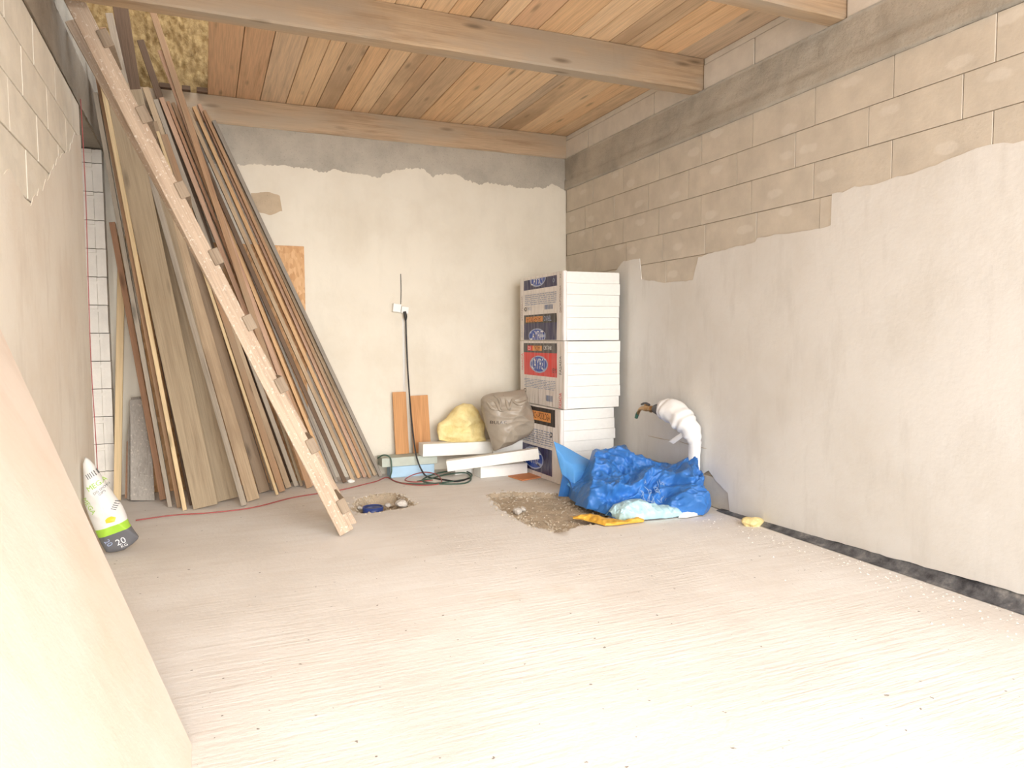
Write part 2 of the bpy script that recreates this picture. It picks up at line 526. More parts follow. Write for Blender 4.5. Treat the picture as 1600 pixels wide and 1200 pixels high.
M['redp'] = plain('red_print', srgb(226, 52, 46), .3, .05, 6)
M['blackp'] = plain('black_print', srgb(48, 40, 38), .3, .1, 6)
M['greyp'] = plain('charcoal_print', srgb(78, 72, 70), .3, .1, 6)
M['orangep'] = plain('orange_print', srgb(240, 166, 92), .35, .05, 6)
M['bluep'] = plain('blue_print', srgb(26, 74, 178), .3, .06, 6)
M['paleblue'] = plain('pale_blue_print', srgb(172, 184, 214), .35, .04, 6)
M['textblue'] = plain('blue_grey_small_print', srgb(138, 150, 178), .4, .05, 6)
M['whitep'] = plain('white_print', srgb(244, 244, 244), .35, .02, 6)
M['brownp'] = plain('brown_print', srgb(112, 54, 24), .4, .05, 6)
M['bag'] = plain('grey_bin_bag_film', srgb(166, 154, 138), .4, .12, 3, .3, 30, crease=.9, cscale=(3, 5, 14))
M['tarp'] = plain('blue_tarpaulin', srgb(60, 124, 200), .42, .16, 5, .25, 120, crease=.7, cscale=(9, 9, 9))
M['tarp_pale'] = plain('pale_blue_tarp_hem', srgb(92, 160, 224), .42, .1, 5, .3, 120, crease=.3, cscale=(6, 6, 6))
M['cyan'] = plain('pale_cyan_sheet', srgb(190, 226, 236), .5, .1, 6, .3, 60, crease=.6, cscale=(12, 12, 12))
M['yellow'] = plain('yellow_rag', srgb(226, 174, 66), .6, .14, 6, .3, 60, crease=.5, cscale=(10, 10, 10))
M['thread'] = plain('frayed_threads', srgb(176, 196, 214), .7, .1, 6)
M['wrap'] = plain('white_pipe_wrap', srgb(242, 241, 239), .5, .05, 6, .35, 18, crease=.35, cscale=(11, 11, 11))
M['brass'] = plain('brass', srgb(176, 140, 96), .35, .2, 12, 0, 60, 0.8)
M['iron'] = plain('dark_grey_fitting', srgb(86, 84, 86), .5, .25, 18, .2, 60, .4)
M['green'] = plain('green_tap_lever', srgb(70, 110, 92), .45, .1, 8)
M['black'] = plain('black_rubber', srgb(38, 36, 36), .5, .15, 8)
M['greencable'] = plain('dark_green_cable', srgb(62, 88, 74), .5, .1, 8)
M['redcable'] = plain('red_cable', srgb(168, 82, 78), .5, .1, 8)
M['socket'] = plain('white_socket_plastic', srgb(236, 232, 226), .35, .03, 8)
M['gboard'] = plaster_mat('plasterboard_paper', srgb(234, 219, 204), srgb(229, 206, 186), .2)
M['gcore'] = plain('plasterboard_core', srgb(236, 230, 220), .9, .06, 30, .3, 80)
M['sackw'] = plain('white_paper_sack', srgb(232, 230, 226), .45, .05, 5, .25, 14)
M['sackg'] = plain('green_sack_band', srgb(164, 208, 66), .45, .04, 5)
M['sackd'] = plain('grey_sack_foot', srgb(104, 104, 108), .45, .1, 5, .25, 14)
M['sacky'] = plain('yellow_sack_print', srgb(244, 210, 60), .45, .04, 5)
M['sackk'] = plain('grey_sack_print', srgb(112, 112, 112), .45, .05, 5)
M['stone'] = concrete('rubble_stone', srgb(206, 198, 188), .2, 8, .8, True)
M['gravel'] = concrete('loose_gravel', srgb(198, 184, 164), .25, 30, .8, True)
M['bluepipe'] = plain('blue_plastic_pipe', srgb(46, 68, 132), .4, .15, 8)
def membrane():
    t = NT('black_membrane'); v = t.coord((1, 1, 1), False)
    vs = t.coord((1, 1, 1), False)
    t.color(t.ramp(t.noise(v, 7, 7, .7), [(0.38, srgb(52, 52, 56)), (0.55, srgb(104, 104, 106)), (0.72, srgb(160, 156, 150))]))
    t.rough(.6); t.bump(t.noise(v, 20, 5), .4, .01); return t.m
M['membrane'] = membrane()

# ------------------------------------------------------------------ floor
pit_a = [on_z(*p).xy for p in [(549, 796), (556, 780), (580, 773), (618, 770), (632, 776), (650, 788), (622, 795), (590, 800), (565, 802)]]
pit_b = [on_z(*p).xy for p in [(760, 772), (800, 768), (872, 771), (905, 778), (960, 800), (935, 818), (905, 822), (870, 832), (842, 824), (812, 814), (790, 800), (772, 788)]]
def inside_dist(p, poly):
    n = len(poly); ins = False; best = 1e9
    for i in range(n):
        a, b = poly[i], poly[(i + 1) % n]
        if (a.y > p.y) != (b.y > p.y) and p.x < (b.x - a.x) * (p.y - a.y) / (b.y - a.y) + a.x: ins = not ins
        ab = b - a; t = max(0, min(1, (p - a).dot(ab) / ab.length_squared)); best = min(best, (a + ab * t - p).length)
    return best if ins else -best
def lin(a, b, s):
    n = max(1, round((b - a) / s)); return [a + (b - a) * i / n for i in range(n)]
xs = lin(-2.7, 0.95, .12) + lin(.95, 3.1, .02) + lin(3.1, 3.98, .08) + [3.98]
ys = lin(-5, 4.5, .12) + lin(4.5, 6.5, .02) + lin(6.5, 7.4, .09) + [7.4]
vs = []; low = []
for y in ys:
    for x in xs:
        p = Vector((x, y)); z = 0.0; dd = -1
        if .95 <= x <= 3.1 and 4.5 <= y <= 6.5:
            q = Vector((x, y, 0))
            wob = 0.03 * noise.noise(q * 14) + .02 * noise.noise(q * 40)
            da = inside_dist(p, pit_a) + wob * .7; db = inside_dist(p, pit_b) + wob
            if da > 0: z = -min(0.09, da * 1.2) + .012 * noise.noise(q * 45); dd = da
            elif db > 0: z = -min(0.035, db * 1.0) + .010 * noise.noise(q * 30); dd = db
            else:
                e = max(da, db)
                z = 0.003 * noise.noise(q * 25) * max(0, 1 + e * 8)
        vs.append((x, y, z)); low.append(dd > 0.0)
W = len(xs); fs = []; mi = []
for j in range(len(ys) - 1):
    for i in range(W - 1):
        f = (j * W + i, j * W + i + 1, (j + 1) * W + i + 1, (j + 1) * W + i)
        fs.append(f); mi.append(1 if sum(low[k] for k in f) >= 2 else 0)
fl = link('floor', mesh('floor', vs, fs, True, [M['floor'], M['pit']], mi))
tag(fl, kind='structure')

def stone_me(r, seed, sub=2):
    bm = bmesh.new(); bmesh.ops.create_icosphere(bm, subdivisions=sub, radius=1)
    for v in bm.verts:
        d = 1 + .35 * noise.noise(v.co * 1.3 + Vector((seed, seed, 0)))
        v.co = Vector((v.co.x * r * d, v.co.y * r * d * .8, v.co.z * r * d * .55))
    me = bpy.data.meshes.new('stone'); bm.to_mesh(me); bm.free(); return me
# loose grit in the two pits: nobody could count it
gv, gf = [], []
def grit(cx, cy, cz, r):
    b = len(gv); h = r * random.uniform(.5, .9); a = random.uniform(0, 6.28)
    for k in range(5):
        rr = r * random.uniform(.7, 1.2)
        gv.append((cx + math.cos(a + k * 1.257) * rr, cy + math.sin(a + k * 1.257) * rr, cz))
    gv.append((cx + random.uniform(-.3, .3) * r, cy + random.uniform(-.3, .3) * r, cz + h))
    for k in range(5): gf.append((b + k, b + (k + 1) % 5, b + 5))
for poly, n, zz in ((pit_a, 330, .07), (pit_b, 700, .03)):
    x0 = min(p.x for p in poly); x1 = max(p.x for p in poly); y0 = min(p.y for p in poly); y1 = max(p.y for p in poly)
    k = 0
    while k < n:
        p = Vector((random.uniform(x0 - .08, x1 + .08), random.uniform(y0 - .08, y1 + .08)))
        d = inside_dist(p, poly)
        if d < -.06 or (d < 0 and random.random() < .6): continue
        k += 1
        if poly is pit_b and d > .25 and random.random() < .7: continue
        z = -min(zz, max(0, d) * 1.0) - .004
        grit(p.x, p.y, z, random.uniform(.005, .017) * (1.3 if d < .12 else .8))
link('gravel', mesh('gravel', gv, gf), M['gravel'], fl)['kind'] = 'stuff'
gv, gf = [], []
for k in range(420):
    y = random.uniform(1.2, 4.4); d = abs(random.gauss(0, .16))
    grit(XR - .085 - d, y, -.002, random.uniform(.003, .011))
for k in range(160): grit(random.uniform(-.3, 3.4), random.uniform(2.2, 6.9), -.002, random.uniform(.002, .007))
link('crumbs', mesh('crumbs', gv, gf), M['floor'], fl)['kind'] = 'stuff'

# ------------------------------------------------------------------ right wall
wr = span_box('wall_right', (XR + .012, Y_END_R, 0), (XR + .25, YB + .25, ZC + .1), M['mortar'])
tag(wr, kind='structure')
courses = [3.01, 2.765, 2.525, 2.285, 2.045, 1.805]
phase = [on_x(1096, 240, XR).y, on_x(1013, 310, XR).y, on_x(974, 360, XR).y, on_x(1182, 345, XR).y, on_x(1041, 420, XR).y]
def run_blocks(name, wall, X, side, y0, y1, z0, z1, ph, mat, L=.59, gap=.0042, dep=.014):
    k = math.floor((y0 - ph) / L)
    while ph + k * L < y1:
        a = max(y0, ph + k * L) + gap / 2; b = min(y1, ph + (k + 1) * L) - gap / 2
        if b - a > .03:
            me = box_me(name, dep, b - a, z1 - z0 - gap, .0025)
            o = link(name, me, mat, wall, Matrix.Translation((X + side * (dep / 2) + random.uniform(-.0015, .0015), (a + b) / 2, (z0 + z1) / 2)) @ Matrix.Rotation(random.uniform(-.003, .003), 4, 'Z'))
        k += 1
for c in range(5):
    run_blocks('block', wr, XR, 1, Y_END_R, YB, courses[c + 1], courses[c], phase[c], M['block_tan'])

def rough_strip_me(name, X, N_in, y0, y1, z0, z1, thick, amp, seam=None, step=.025, zamp=.006):
    """rough poured concrete face in a plane x = X, standing proud by thick towards N_in (+1 / -1 in x)"""
    ny = int((y1 - y0) / step) + 1; nz = max(3, int((z1 - z0) / step) + 1); vs = []; fs = []
    for j in range(nz + 1):
        for i in range(ny + 1):
            y = y0 + (y1 - y0) * i / ny; v = j / nz; z = z0 + (z1 - z0) * v
            q = Vector((y, z, X))
            if j in (0, nz): z += zamp * noise.noise(Vector((y * 14, j * 3.0, 1))) + zamp * .6 * noise.noise(Vector((y * 60, j * 3.0, 1)))
            d = amp * (noise.noise(q * 8) + .6 * noise.noise(q * 30))
            if seam is not None:
                d -= .020 * math.exp(-((z - seam - .01 * noise.noise(Vector((y * 3, 0, 0)))) / .008) ** 2) * (0.6 + .6 * noise.noise(Vector((y * 4, 2, 0))))
                if z < seam: d += .005
            vs.append((X + N_in * (thick + d), y, z))
    w_ = ny + 1
    for j in range(nz):
        for i in range(ny):
            f = (j * w_ + i, j * w_ + i + 1, (j + 1) * w_ + i + 1, (j + 1) * w_ + i)
            fs.append(f if N_in > 0 else f[::-1])
    b = len(vs)
    for i in range(ny + 1): vs.append((X - N_in * .01, vs[i][1], vs[i][2]))
    for i in range(ny + 1): vs.append((X - N_in * .01, vs[nz * w_ + i][1], vs[nz * w_ + i][2]))
    for i in range(ny):
        fs.append((i, i + 1, b + i + 1, b + i)); t = nz * w_
        fs.append((t + i, t + i + 1, b + w_ + i + 1, b + w_ + i))
    return mesh(name, vs, fs, True)
link('ring_beam', rough_strip_me('ring_beam', XR, -1, Y_END_R, YB, ZR0, ZR1, .010, .006, 3.125), M['ring'], wr)
run_blocks('block', wr, XR, 1, 4.3, 5.3, .004, .25, 4.45, M['block_tan'])
# white blocks above the ring beam, between the ceiling beams
BEAMS = [(4.84, 4.98), (3.44, 3.57), (2.3, 2.44)]
ups = [(YB, 4.985), (4.835, 3.575), (3.435, 2.445), (2.295, Y_END_R)]
joints = [on_x(919, 200, XR).y, on_x(1022, 160, XR).y, on_x(1179, 75, XR).y]
for (a, b) in ups:
    cuts = [a] + [j for j in joints if b < j < a] + [b]
    if len(cuts) == 2: cuts = [a, (a + b) / 2 + .1, b]
    for p, q in zip(cuts, cuts[1:]):
        me = box_me('upper_block', .03, abs(p - q) - .008, .19, .004)
        link('upper_block', me, M['block_white'], wr, Matrix.Translation((XR + .012 + random.uniform(0, .004), (p + q) / 2, 3.45)))
    me = box_me('levelling_course', .024, abs(a - b) - .006, .05, .004)
    link('levelling_course', me, M['block_white'], wr, Matrix.Translation((XR + .016, (a + b) / 2, 3.574)))
# skim plaster on the lower part, with its ragged upper edge, foot clear of the membrane
edge_px = [(884, 428), (962, 424), (975, 408), (1000, 404), (1003, 436), (1040, 442), (1083, 438), (1092, 402), (1140, 388), (1181, 378), (1184, 372), (1240, 364), (1299, 352), (1301, 303), (1345, 292), (1413, 275), (1440, 266), (1500, 243), (1540, 228), (1600, 220)]
top = [(on_x(*p, XR).y, on_x(*p, XR).z) for p in edge_px]
top.append((Y_END_R, top[-1][1]))
def foot(y): return .004 + max(0, min(.085, (4.6 - y) * .034))
bot = []
for y in lin(Y_END_R, 4.35, .25) + [4.35]: bot.append((y, foot(y)))
notch = [(on_x(*p, XR).y, on_x(*p, XR).z) for p in [(1141, 800), (1138, 770), (1120, 752), (1108, 735), (1097, 742)]]
bot += notch + [(notch[-1][0] + .02, .004), (YB, .004)]
loop = ragged(top, .04, .012) + ragged(bot, .05, .006, 4)
# u = -y so that X x Y points to -x (into the room)
lp = [(-y, z) for y, z in loop]
me = sheet_poly_me('plaster_skim', lp, Vector((0, -1, 0)), Vector((0, 0, 1)), .006)
link('plaster_skim', me, M['plaster_r'], wr, Matrix.Translation((XR, 0, 0)))
for pts in ([(1013, 681), (1030, 685), (1047, 688)], [(1062, 690), (1085, 697), (1104, 701)], [(1000, 712), (1024, 720), (1048, 728)]):
    link('open_joint', tube_me('open_joint', [on_x(*p, XR - .006) for p in pts], [.002, .004, .0015], 5), M['mortar'], wr)

# black membrane along the foot of the right wall
vs, fs = [], []
yy = lin(Y_END_R, 4.55, .06) + [4.55]
for y in yy:
    h = foot(y) + .004; q = .006 * noise.noise(Vector((y * 5, 0, 0)))
    vs += [(XR - .05 - .02 * min(1, h / .05) + q, y, .003), (XR - .035 + q * .5, y, .012), (XR - .012 + q * .4, y, .012 + (h - .008) * .5), (XR + .002, y, max(.013, h + .006)), (XR + .002, y, .0)]
for i in range(len(yy) - 1):
    for k in range(4): a = i * 5 + k; fs.append((a, a + 5, a + 6, a + 1))
bb = link('baseboard_right', mesh('baseboard_right', vs, fs, True), M['membrane']); tag(bb, kind='structure')

# ------------------------------------------------------------------ back wall
wb = span_box('wall_back', (-2.7, YB + .006, 0), (XR + .25, YB + .25, ZC - .03), M['ring'])
tag(wb, kind='structure')
px = [(371, 257), (442, 258), (476, 262), (510, 270), (521, 264), (547, 270), (592, 277), (619, 265), (660, 264), (675, 276), (712, 272), (746, 287), (776, 287), (817, 294), (850, 294), (862, 287), (880, 296)]
top = [(-.76, 3.0), (-.1, 2.98)] + [(on_y(*p, YB).x, on_y(*p, YB).z) for p in px] + [(XR, on_y(883, 297, YB).z)]
loop = ragged(top, .012, .022, 2) + [(XR, 0), (-.76, 0)]
me = sheet_poly_me('plaster_skim', loop, Vector((1, 0, 0)), Vector((0, 0, 1)), .008)
link('plaster_skim', me, M['plaster_b'], wb, Matrix.Translation((0, YB + .006, 0)))
# poured face above the plaster
nx = 150; vs = []; fs = []
for j in range(13):
    for i in range(nx + 1):
        x = XL + (XR - XL) * i / nx; z = 2.78 + (ZR1 - 2.78) * j / 12
        q = Vector((x, z, 7)); d = .003 * (noise.noise(q * 7) + .6 * noise.noise(q * 28))
        vs.append((x, YB + .003 - d, z))
for j in range(12):
    for i in range(nx): a = j * (nx + 1) + i; fs.append((a, a + 1, a + nx + 2, a + nx + 1))
link('ring_beam', mesh('ring_beam', vs, fs, True), M['ring'], wb)
a, b = on_y(630, 497, YB - .002), on_y(633, 720, YB - .002)
span_box('plastered_chase', (a.x - .012, YB - .004, .1), (a.x + .014, YB + .004, a.z), M['plaster_r'], wb, .003)
p = on_y(626, 428, YB - .004); q = on_y(626, 478, YB - .004)
link('bare_wire', tube_me('bare_wire', [p, (p + q) / 2 + Vector((.004, -.002, 0)), q], .004, 6), M['black'], wb)

gp_ = [on_y(*p, YB) for p in [(392, 302), (418, 300), (437, 306), (441, 330), (424, 336), (404, 332), (396, 330)]]
me = sheet_poly_me('bare_patch', ragged([(q.x, q.z) for q in gp_[::-1]] + [(gp_[-1].x, gp_[-1].z)], .02, .01)[:-1], Vector((1, 0, 0)), Vector((0, 0, 1)), .0015)
link('bare_patch', me, M['mortar'], wb, Matrix.Translation((0, YB - .002, 0)))

# ------------------------------------------------------------------ left wall with its doorway
wl = span_box('wall_left', (XL - .25, Y_END_L, 0), (XL - .012, 5.868, ZR0), M['mortar'])
tag(wl, kind='structure')
lc = [3.01, 2.77, 2.53, 2.29, 2.05, 1.81, 1.57]
for c in range(6):
    run_blocks('block', wl, XL, -1, Y_END_L, 5.868, lc[c + 1], lc[c], 5.868 - (.0 if c % 2 else .3), M['block_cream'], dep=.014, gap=.008)
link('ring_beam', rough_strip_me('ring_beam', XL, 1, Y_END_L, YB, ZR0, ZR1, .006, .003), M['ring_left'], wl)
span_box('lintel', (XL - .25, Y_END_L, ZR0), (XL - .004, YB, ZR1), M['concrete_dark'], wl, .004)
k = Y_END_L
while k < YB - .02:
    e = min(YB - .002, k + .59)
    span_box('upper_block', (XL - .2, k + .004, ZR1 + .004), (XL - random.uniform(.002, .01), e - .004, ZC - .01), M['ring'], wl, .004); k += .59
top = [(Y_END_L, 1.9), (2.2, 2.05), (3.4, 2.0), (3.75, 2.12), (4.1, 2.02), (4.5, 2.2), (4.9, 2.42), (5.3, 2.55), (5.6, 2.75), (5.868, 2.8)]
loop = [(a, b) for a, b in ragged(top, .05, .03, 8)] + [(5.868, 0), (Y_END_L, 0)]
me = sheet_poly_me('plaster_skim', loop, Vector((0, 1, 0)), Vector((0, 0, 1)), .004)
link('plaster_skim', me, M['plaster_l'], wl, Matrix.Translation((XL, 0, 0)))
# far jamb of the doorway: white block ends with their grip pockets
jb = 0.0
while jb < ZR0 - .02:
    t_ = min(ZR0 - .012, jb + .24)
    bm = bmesh.new()
    def cube(a, b):
        r = bmesh.ops.create_cube(bm, size=1)
        for v in r['verts']: v.co = Vector(((a[0] + b[0]) / 2 + v.co.x * (b[0] - a[0]), (a[1] + b[1]) / 2 + v.co.y * (b[1] - a[1]), (a[2] + b[2]) / 2 + v.co.z * (b[2] - a[2])))
    x0, x1 = XL - .25, XL - .002
    z0, z1 = jb + .003, t_ - .003
    cube((x0, 7.115, z0), (x1, 7.23, z1))
    cube((x1 - .045, 7.10, z0), (x1, 7.116, z1))
    cube((x0, 7.10, z0), (x1 - .075, 7.116, z1 - .055))
    cube((x0, 7.10, z1 - .03), (x1 - .075, 7.116, z1))
    me = bpy.data.meshes.new('jamb_block'); bm.to_mesh(me); bm.free()
    link('jamb_block', me, M['block_white'], wl, Matrix.Translation((random.uniform(-.006, .0), random.uniform(-.004, .004), 0)))
    jb += .24
# unseen wall beyond the doorway, added to keep sky light out of it
ws = span_box('wall_side', (-2.75, 2.0, 0), (-2.6, YB + .25, ZC + .1), M['plaster_l']); tag(ws, kind='structure')

# ------------------------------------------------------------------ ceiling: boards on beams
cb_ = []; cf_ = []
for (u0, u1, w0, w1) in ((-2.7, XR + .25, Y_END_C, 4.95), (.10, XR + .25, 4.95, YB + .25), (-2.7, XL - .05, 4.95, YB + .25)):
    k_ = len(cb_)
    for z_ in (ZC + .034, ZC + .2): cb_ += [(u0, w0, z_), (u1, w0, z_), (u1, w1, z_), (u0, w1, z_)]
    cf_ += [tuple(k_ + i for i in f_) for f_ in ((3, 2, 1, 0), (4, 5, 6, 7), (0, 1, 5, 4), (1, 2, 6, 5), (2, 3, 7, 6), (3, 0, 4, 7))]
ce = link('ceiling', mesh('ceiling', cb_, cf_), M['w_brown'])
tag(ce, kind='structure')
def cboard(x0, x1, y0, y1, kind, dz=0.0):
    me = box_me('ceiling_board', y1 - y0 - .003, x1 - x0 - .005, .028, .003)
    Mx = frame(Vector(((x0 + x1) / 2, (y0 + y1) / 2, ZC + .014 + dz)), Vector((0, 1, 0)), Vector((-1, 0, 0)), Vector((0, 0, 1)))
    link('ceiling_board', me, M['c_' + kind], ce, Mx)
bx = [.09, .33, .54, .77, .93, 1.05, 1.22, 1.38, 1.55, 1.68, 1.83, 2.07, 2.22, 2.39, 2.52, 2.66, 2.82, 2.94, 3.16, 3.38, 3.56, XR + .04]
kinds = ['red', 'red', 'pale', 'light', 'light', 'greybrown', 'orange', 'light', 'tan', 'brown', 'greybrown', 'orange', 'orange', 'light', 'light', 'light', 'bluegrey', 'tan', 'light', 'orange', 'tan']
for i, kd in enumerate(kinds):
    cboard(bx[i], bx[i + 1], 4.9, YB + .14, kd, random.uniform(0, .004))
pb = [619, 660, 703, 737, 769, 799, 843, 894, 924, 954, 978, 1002, 1027, 1059, 1098]
xb = [on_z(p, 3 + (p - 619) * .1825, ZC).x for p in pb]
xb = [XL, -.5, -.3, -.1, .1, .3, .5, .72, .92, 1.1] + xb[:-1] + [XR - .26, XR + .04]
kb = ['brown', 'orange', 'red', 'light', 'orange', 'red', 'light', 'orange', 'tan', 'light', 'light', 'light', 'orange', 'greybrown', 'light', 'red', 'orange', 'light', 'light', 'greybrown', 'greybrown', 'orange', 'orange', 'orange', 'bluegrey']
for i in range(len(xb) - 1):
    cboard(xb[i], xb[i + 1], 3.5, 4.9, kb[i % len(kb)], random.uniform(0, .004))
    cboard(xb[i], xb[i + 1], Y_END_C, 3.5, kb[(i * 7 + 3) % len(kb)], random.uniform(0, .004))
# sprayed foam on the roof slope, seen through the gap left in the boards
nx, ny = 220, 190; vs = []; fs = []
for j in range(ny + 1):
    for i in range(nx + 1):
        x = -2.2 + 3.4 * i / nx; t = 5.3 * j / ny
        y = 7.42 - max(0, t - 1.5) * .8; z = ZC - .04 + min(t, 1.5) + max(0, t - 1.5) * .6
        q = Vector((x, y, z)); d = noise.voronoi(q * 28)[0]
        h = .055 * (1 - d[0] * 1.2) + .03 * noise.noise(q * 5) + .012 * noise.noise(q * 40)
        vs.append((x, y - h * (1 if t < 1.5 else .6), z - h * (0 if t < 1.5 else .8)))
for j in range(ny):
    for i in range(nx): a = j * (nx + 1) + i; fs.append((a, a + 1, a + nx + 2, a + nx + 1))
link('spray_foam', mesh('spray_foam', vs, fs, True), M['pufoam'], ce)
span_box('attic_light_block', (-2.7, 2.3, ZC + .2), (XR + .25, 2.4, 6.9), M['mortar'], ce)  # unseen wall, added to cut the daylight falling on the foam
span_box('attic_sky_block', (-2.3, 2.3, ZC + .2), (-2.2, YB + .3, 6.6), M['mortar'], ce)  # unseen side wall, added to shut out a sky leak
for (u, l) in ((-.30, .10), (-.12, .07), (.0, .09)):
    span_box('batten_end', (u, 7.14, ZC - .01), (u + l, 7.20, ZC + .03), M['w_dark'], ce, .003)

def beam(y0, y1, x0, x1, z0, z1, mat, label):
    bm_n = 60
    vs, fs = [], []
    prof = [(0, 0), (.012, -.004), (.99, -.004), (1, .0), (1, 1), (0, 1)]
    for i in range(bm_n + 1):
        x = x0 + (x1 - x0) * i / bm_n
        for k, (u, v) in enumerate([(0.0, .06), (.06, 0.0), (.94, 0.0), (1.0, .06), (1.0, 1.0), (0.0, 1.0)]):
            q = Vector((x * 1.5, u * 3, v * 3 + y0))
            d = .006 * noise.noise(q) + (.010 * noise.noise(Vector((x * 4, k, 3))) if k in (0, 1) else 0)
            y = y0 + (y1 - y0) * u + (d if u < .5 else 0); z = z0 + (z1 - z0) * v + (d * .6 if v < .5 else 0)
            vs.append((x, y, max(z, z0 + .0005)))
    for i in range(bm_n):
        for k in range(6): a = i * 6; fs.append((a + k, a + 6 + k, a + 6 + (k + 1) % 6, a + (k + 1) % 6))
    fs.append((0, 1, 2, 3, 4, 5)); fs.append(tuple(bm_n * 6 + k for k in (5, 4, 3, 2, 1, 0)))
    c = Vector((x0, y0, z0))
    me = mesh('ceiling_beam', [Vector(v) - c for v in vs], fs)
    o = link('ceiling_beam', me, mat, None, Matrix.Translation(c))
    return tag(o, label, 'beam')
beam(4.84, 4.98, XL - .1, XR + .005, ZR1 + .002, ZC - .002, M['beam'], 'long knotty grey brown beam spanning the room through the middle of the ceiling')
beam(3.44, 3.57, XL - .1, XR + .005, ZR1 + .002, ZC - .002, M['beam'], 'brown ceiling beam nearest the viewer, cut off by the top edge of the photo')
beam(7.225, 7.39, XL - .1, XR + .002, ZR1 + .002, ZC - .002, M['beam_old'], 'rough weathered ceiling beam lying on the grey band of the back wall')

# ------------------------------------------------------------------ ladder
P0 = on_z(545, 838); P1 = on_y(112, -8, 5.08)
a = (P1 - P0).normalized(); P1 = P0 + a * ((-.70 - P0.x) / a.x)
n = Vector((0, 1, 0)); n = (n - a * n.dot(a)).normalized(); wv = n.cross(a)
if wv.x < 0: wv = -wv
la = empty('ladder', P0, 'home made wooden ladder seen edge on, splashed with plaster, leaning across the planks', 'ladder')
P0 = P0 + a * .03
L = (P1 - P0).length
rm = box_me('rail', L, .105, .05, .004)
Zx = a.cross(wv)
link('rail', rm, M['ladder'], la, frame(P0.lerp(P1, .5) + n * .025, a, wv, Zx))
Q0 = P0 + n * .36 + Vector((.05, 0, .03)); Q1 = P1 + n * .36 + Vector((-.05, 0, 0)); Q1 = Q0.lerp(Q1, .955); a2 = (Q1 - Q0).normalized(); w2 = (wv - a2 * wv.dot(a2)).normalized()
link('rail', rm, M['ladder'], la, frame((Q0 + Q1) / 2, a2, w2, a2.cross(w2)))
gm = box_me('rung', .105, .062, .42, .004)
for (rx, ry) in [(165, 57), (226, 177), (285, 296), (340, 400), (392, 503), (442, 600), (489, 695), (537, 788)]:
    q = on_y(rx, ry, P0.y + (P1.y - P0.y) * .5)
    s = (q - P0).dot(a)
    q = P0 + a * s + wv * (.0525 + .012) + n * .29 + Vector((.045, 0, 0))
    link('rung', gm, M['rung'], la, frame(P0 + a * s + wv * .058 + n * .196, a, wv, Zx))

# ------------------------------------------------------------------ strand board
a = on_y(217, 560, 7.2); b = on_y(475, 385, 7.2)
o = span_box('osb_sheet', (-.52, 7.20, .003), (b.x, 7.222, b.z), M['osb'], None, .002)
tag(o, 'orange strand board sheet standing on the back wall behind the plank pile', 'board')

# ------------------------------------------------------------------ leaning planks
from mathutils.bvhtree import BVHTree
def tree_of(me, Mx):
    return BVHTree.FromPolygons([Mx @ v.co for v in me.vertices], [tuple(p.vertices) for p in me.polygons])
PLACED = [tree_of(o_.data, OFF[o_.name]) for o_ in COL.objects if o_.type == 'MESH' and (o_.name.startswith('osb') or (o_.parent and o_.parent.name == 'ladder'))]
PLACED.append(tree_of(box_me('t', .3, 8, 8), Matrix.Translation((XL - .16, 4, 4))))
YMAX = 7.19
TRIES = sorted(((i, j) for i in range(-9, 10) for j in range(-9, 10)), key=lambda q: q[0] ** 2 + q[1] ** 2 + .5 * (q[0] - q[1]) ** 2)
def place_plank(name, bpx, tpx, Yt, w_, d_, mat, label, zmax=3.585):
    """board between a floor point and an upper point; slid along the sight lines until it clears its neighbours"""
    best = None
    B0 = on_z(*bpx)
    for i, j in TRIES:
        y0 = min(B0.y, YMAX - d_) + .022 * i; y1 = min(Yt, YMAX - d_) + .022 * j
        if y0 + d_ > YMAX + .001 or y1 + d_ > YMAX + .001: continue
        P0 = Vector((B0.x * y0 / B0.y, y0, 0)); P1 = on_y(*tpx, y1)
        if P1.z > zmax: P1 = P0.lerp(P1, zmax / P1.z)
        if P1.x - w_ / 2 < XL + .03: P1 = P0.lerp(P1, (P0.x - (XL + .03 + w_ / 2)) / (P0.x - P1.x))
        a = (P1 - P0).normalized()
        n = Vector((0, 1, 0)); n = (n - a * n.dot(a)).normalized()
        wv = n.cross(a).normalized()
        if wv.x < 0: wv = -wv
        P0 = P0 + a * ((abs(wv.z) * w_ / 2 + max(0, -n.z) * d_) / a.z + .001)
        me = box_me(name, (P1 - P0).length, w_, d_, .0025)
        Mx = frame(P0.lerp(P1, .5) + n * d_ / 2, a, wv, a.cross(wv))
        tr_ = tree_of(me, Mx)
        hits_ = sum(1 for q in PLACED if q.overlap(tr_))
        if best is None or hits_ < best[0]:
            best = (hits_, me, Mx, tr_)
        if hits_ == 0: break
    _, me, Mx, tr_ = best
    PLACED.append(tr_)
    return tag(link(name, me, mat, None, Mx), label, 'plank')
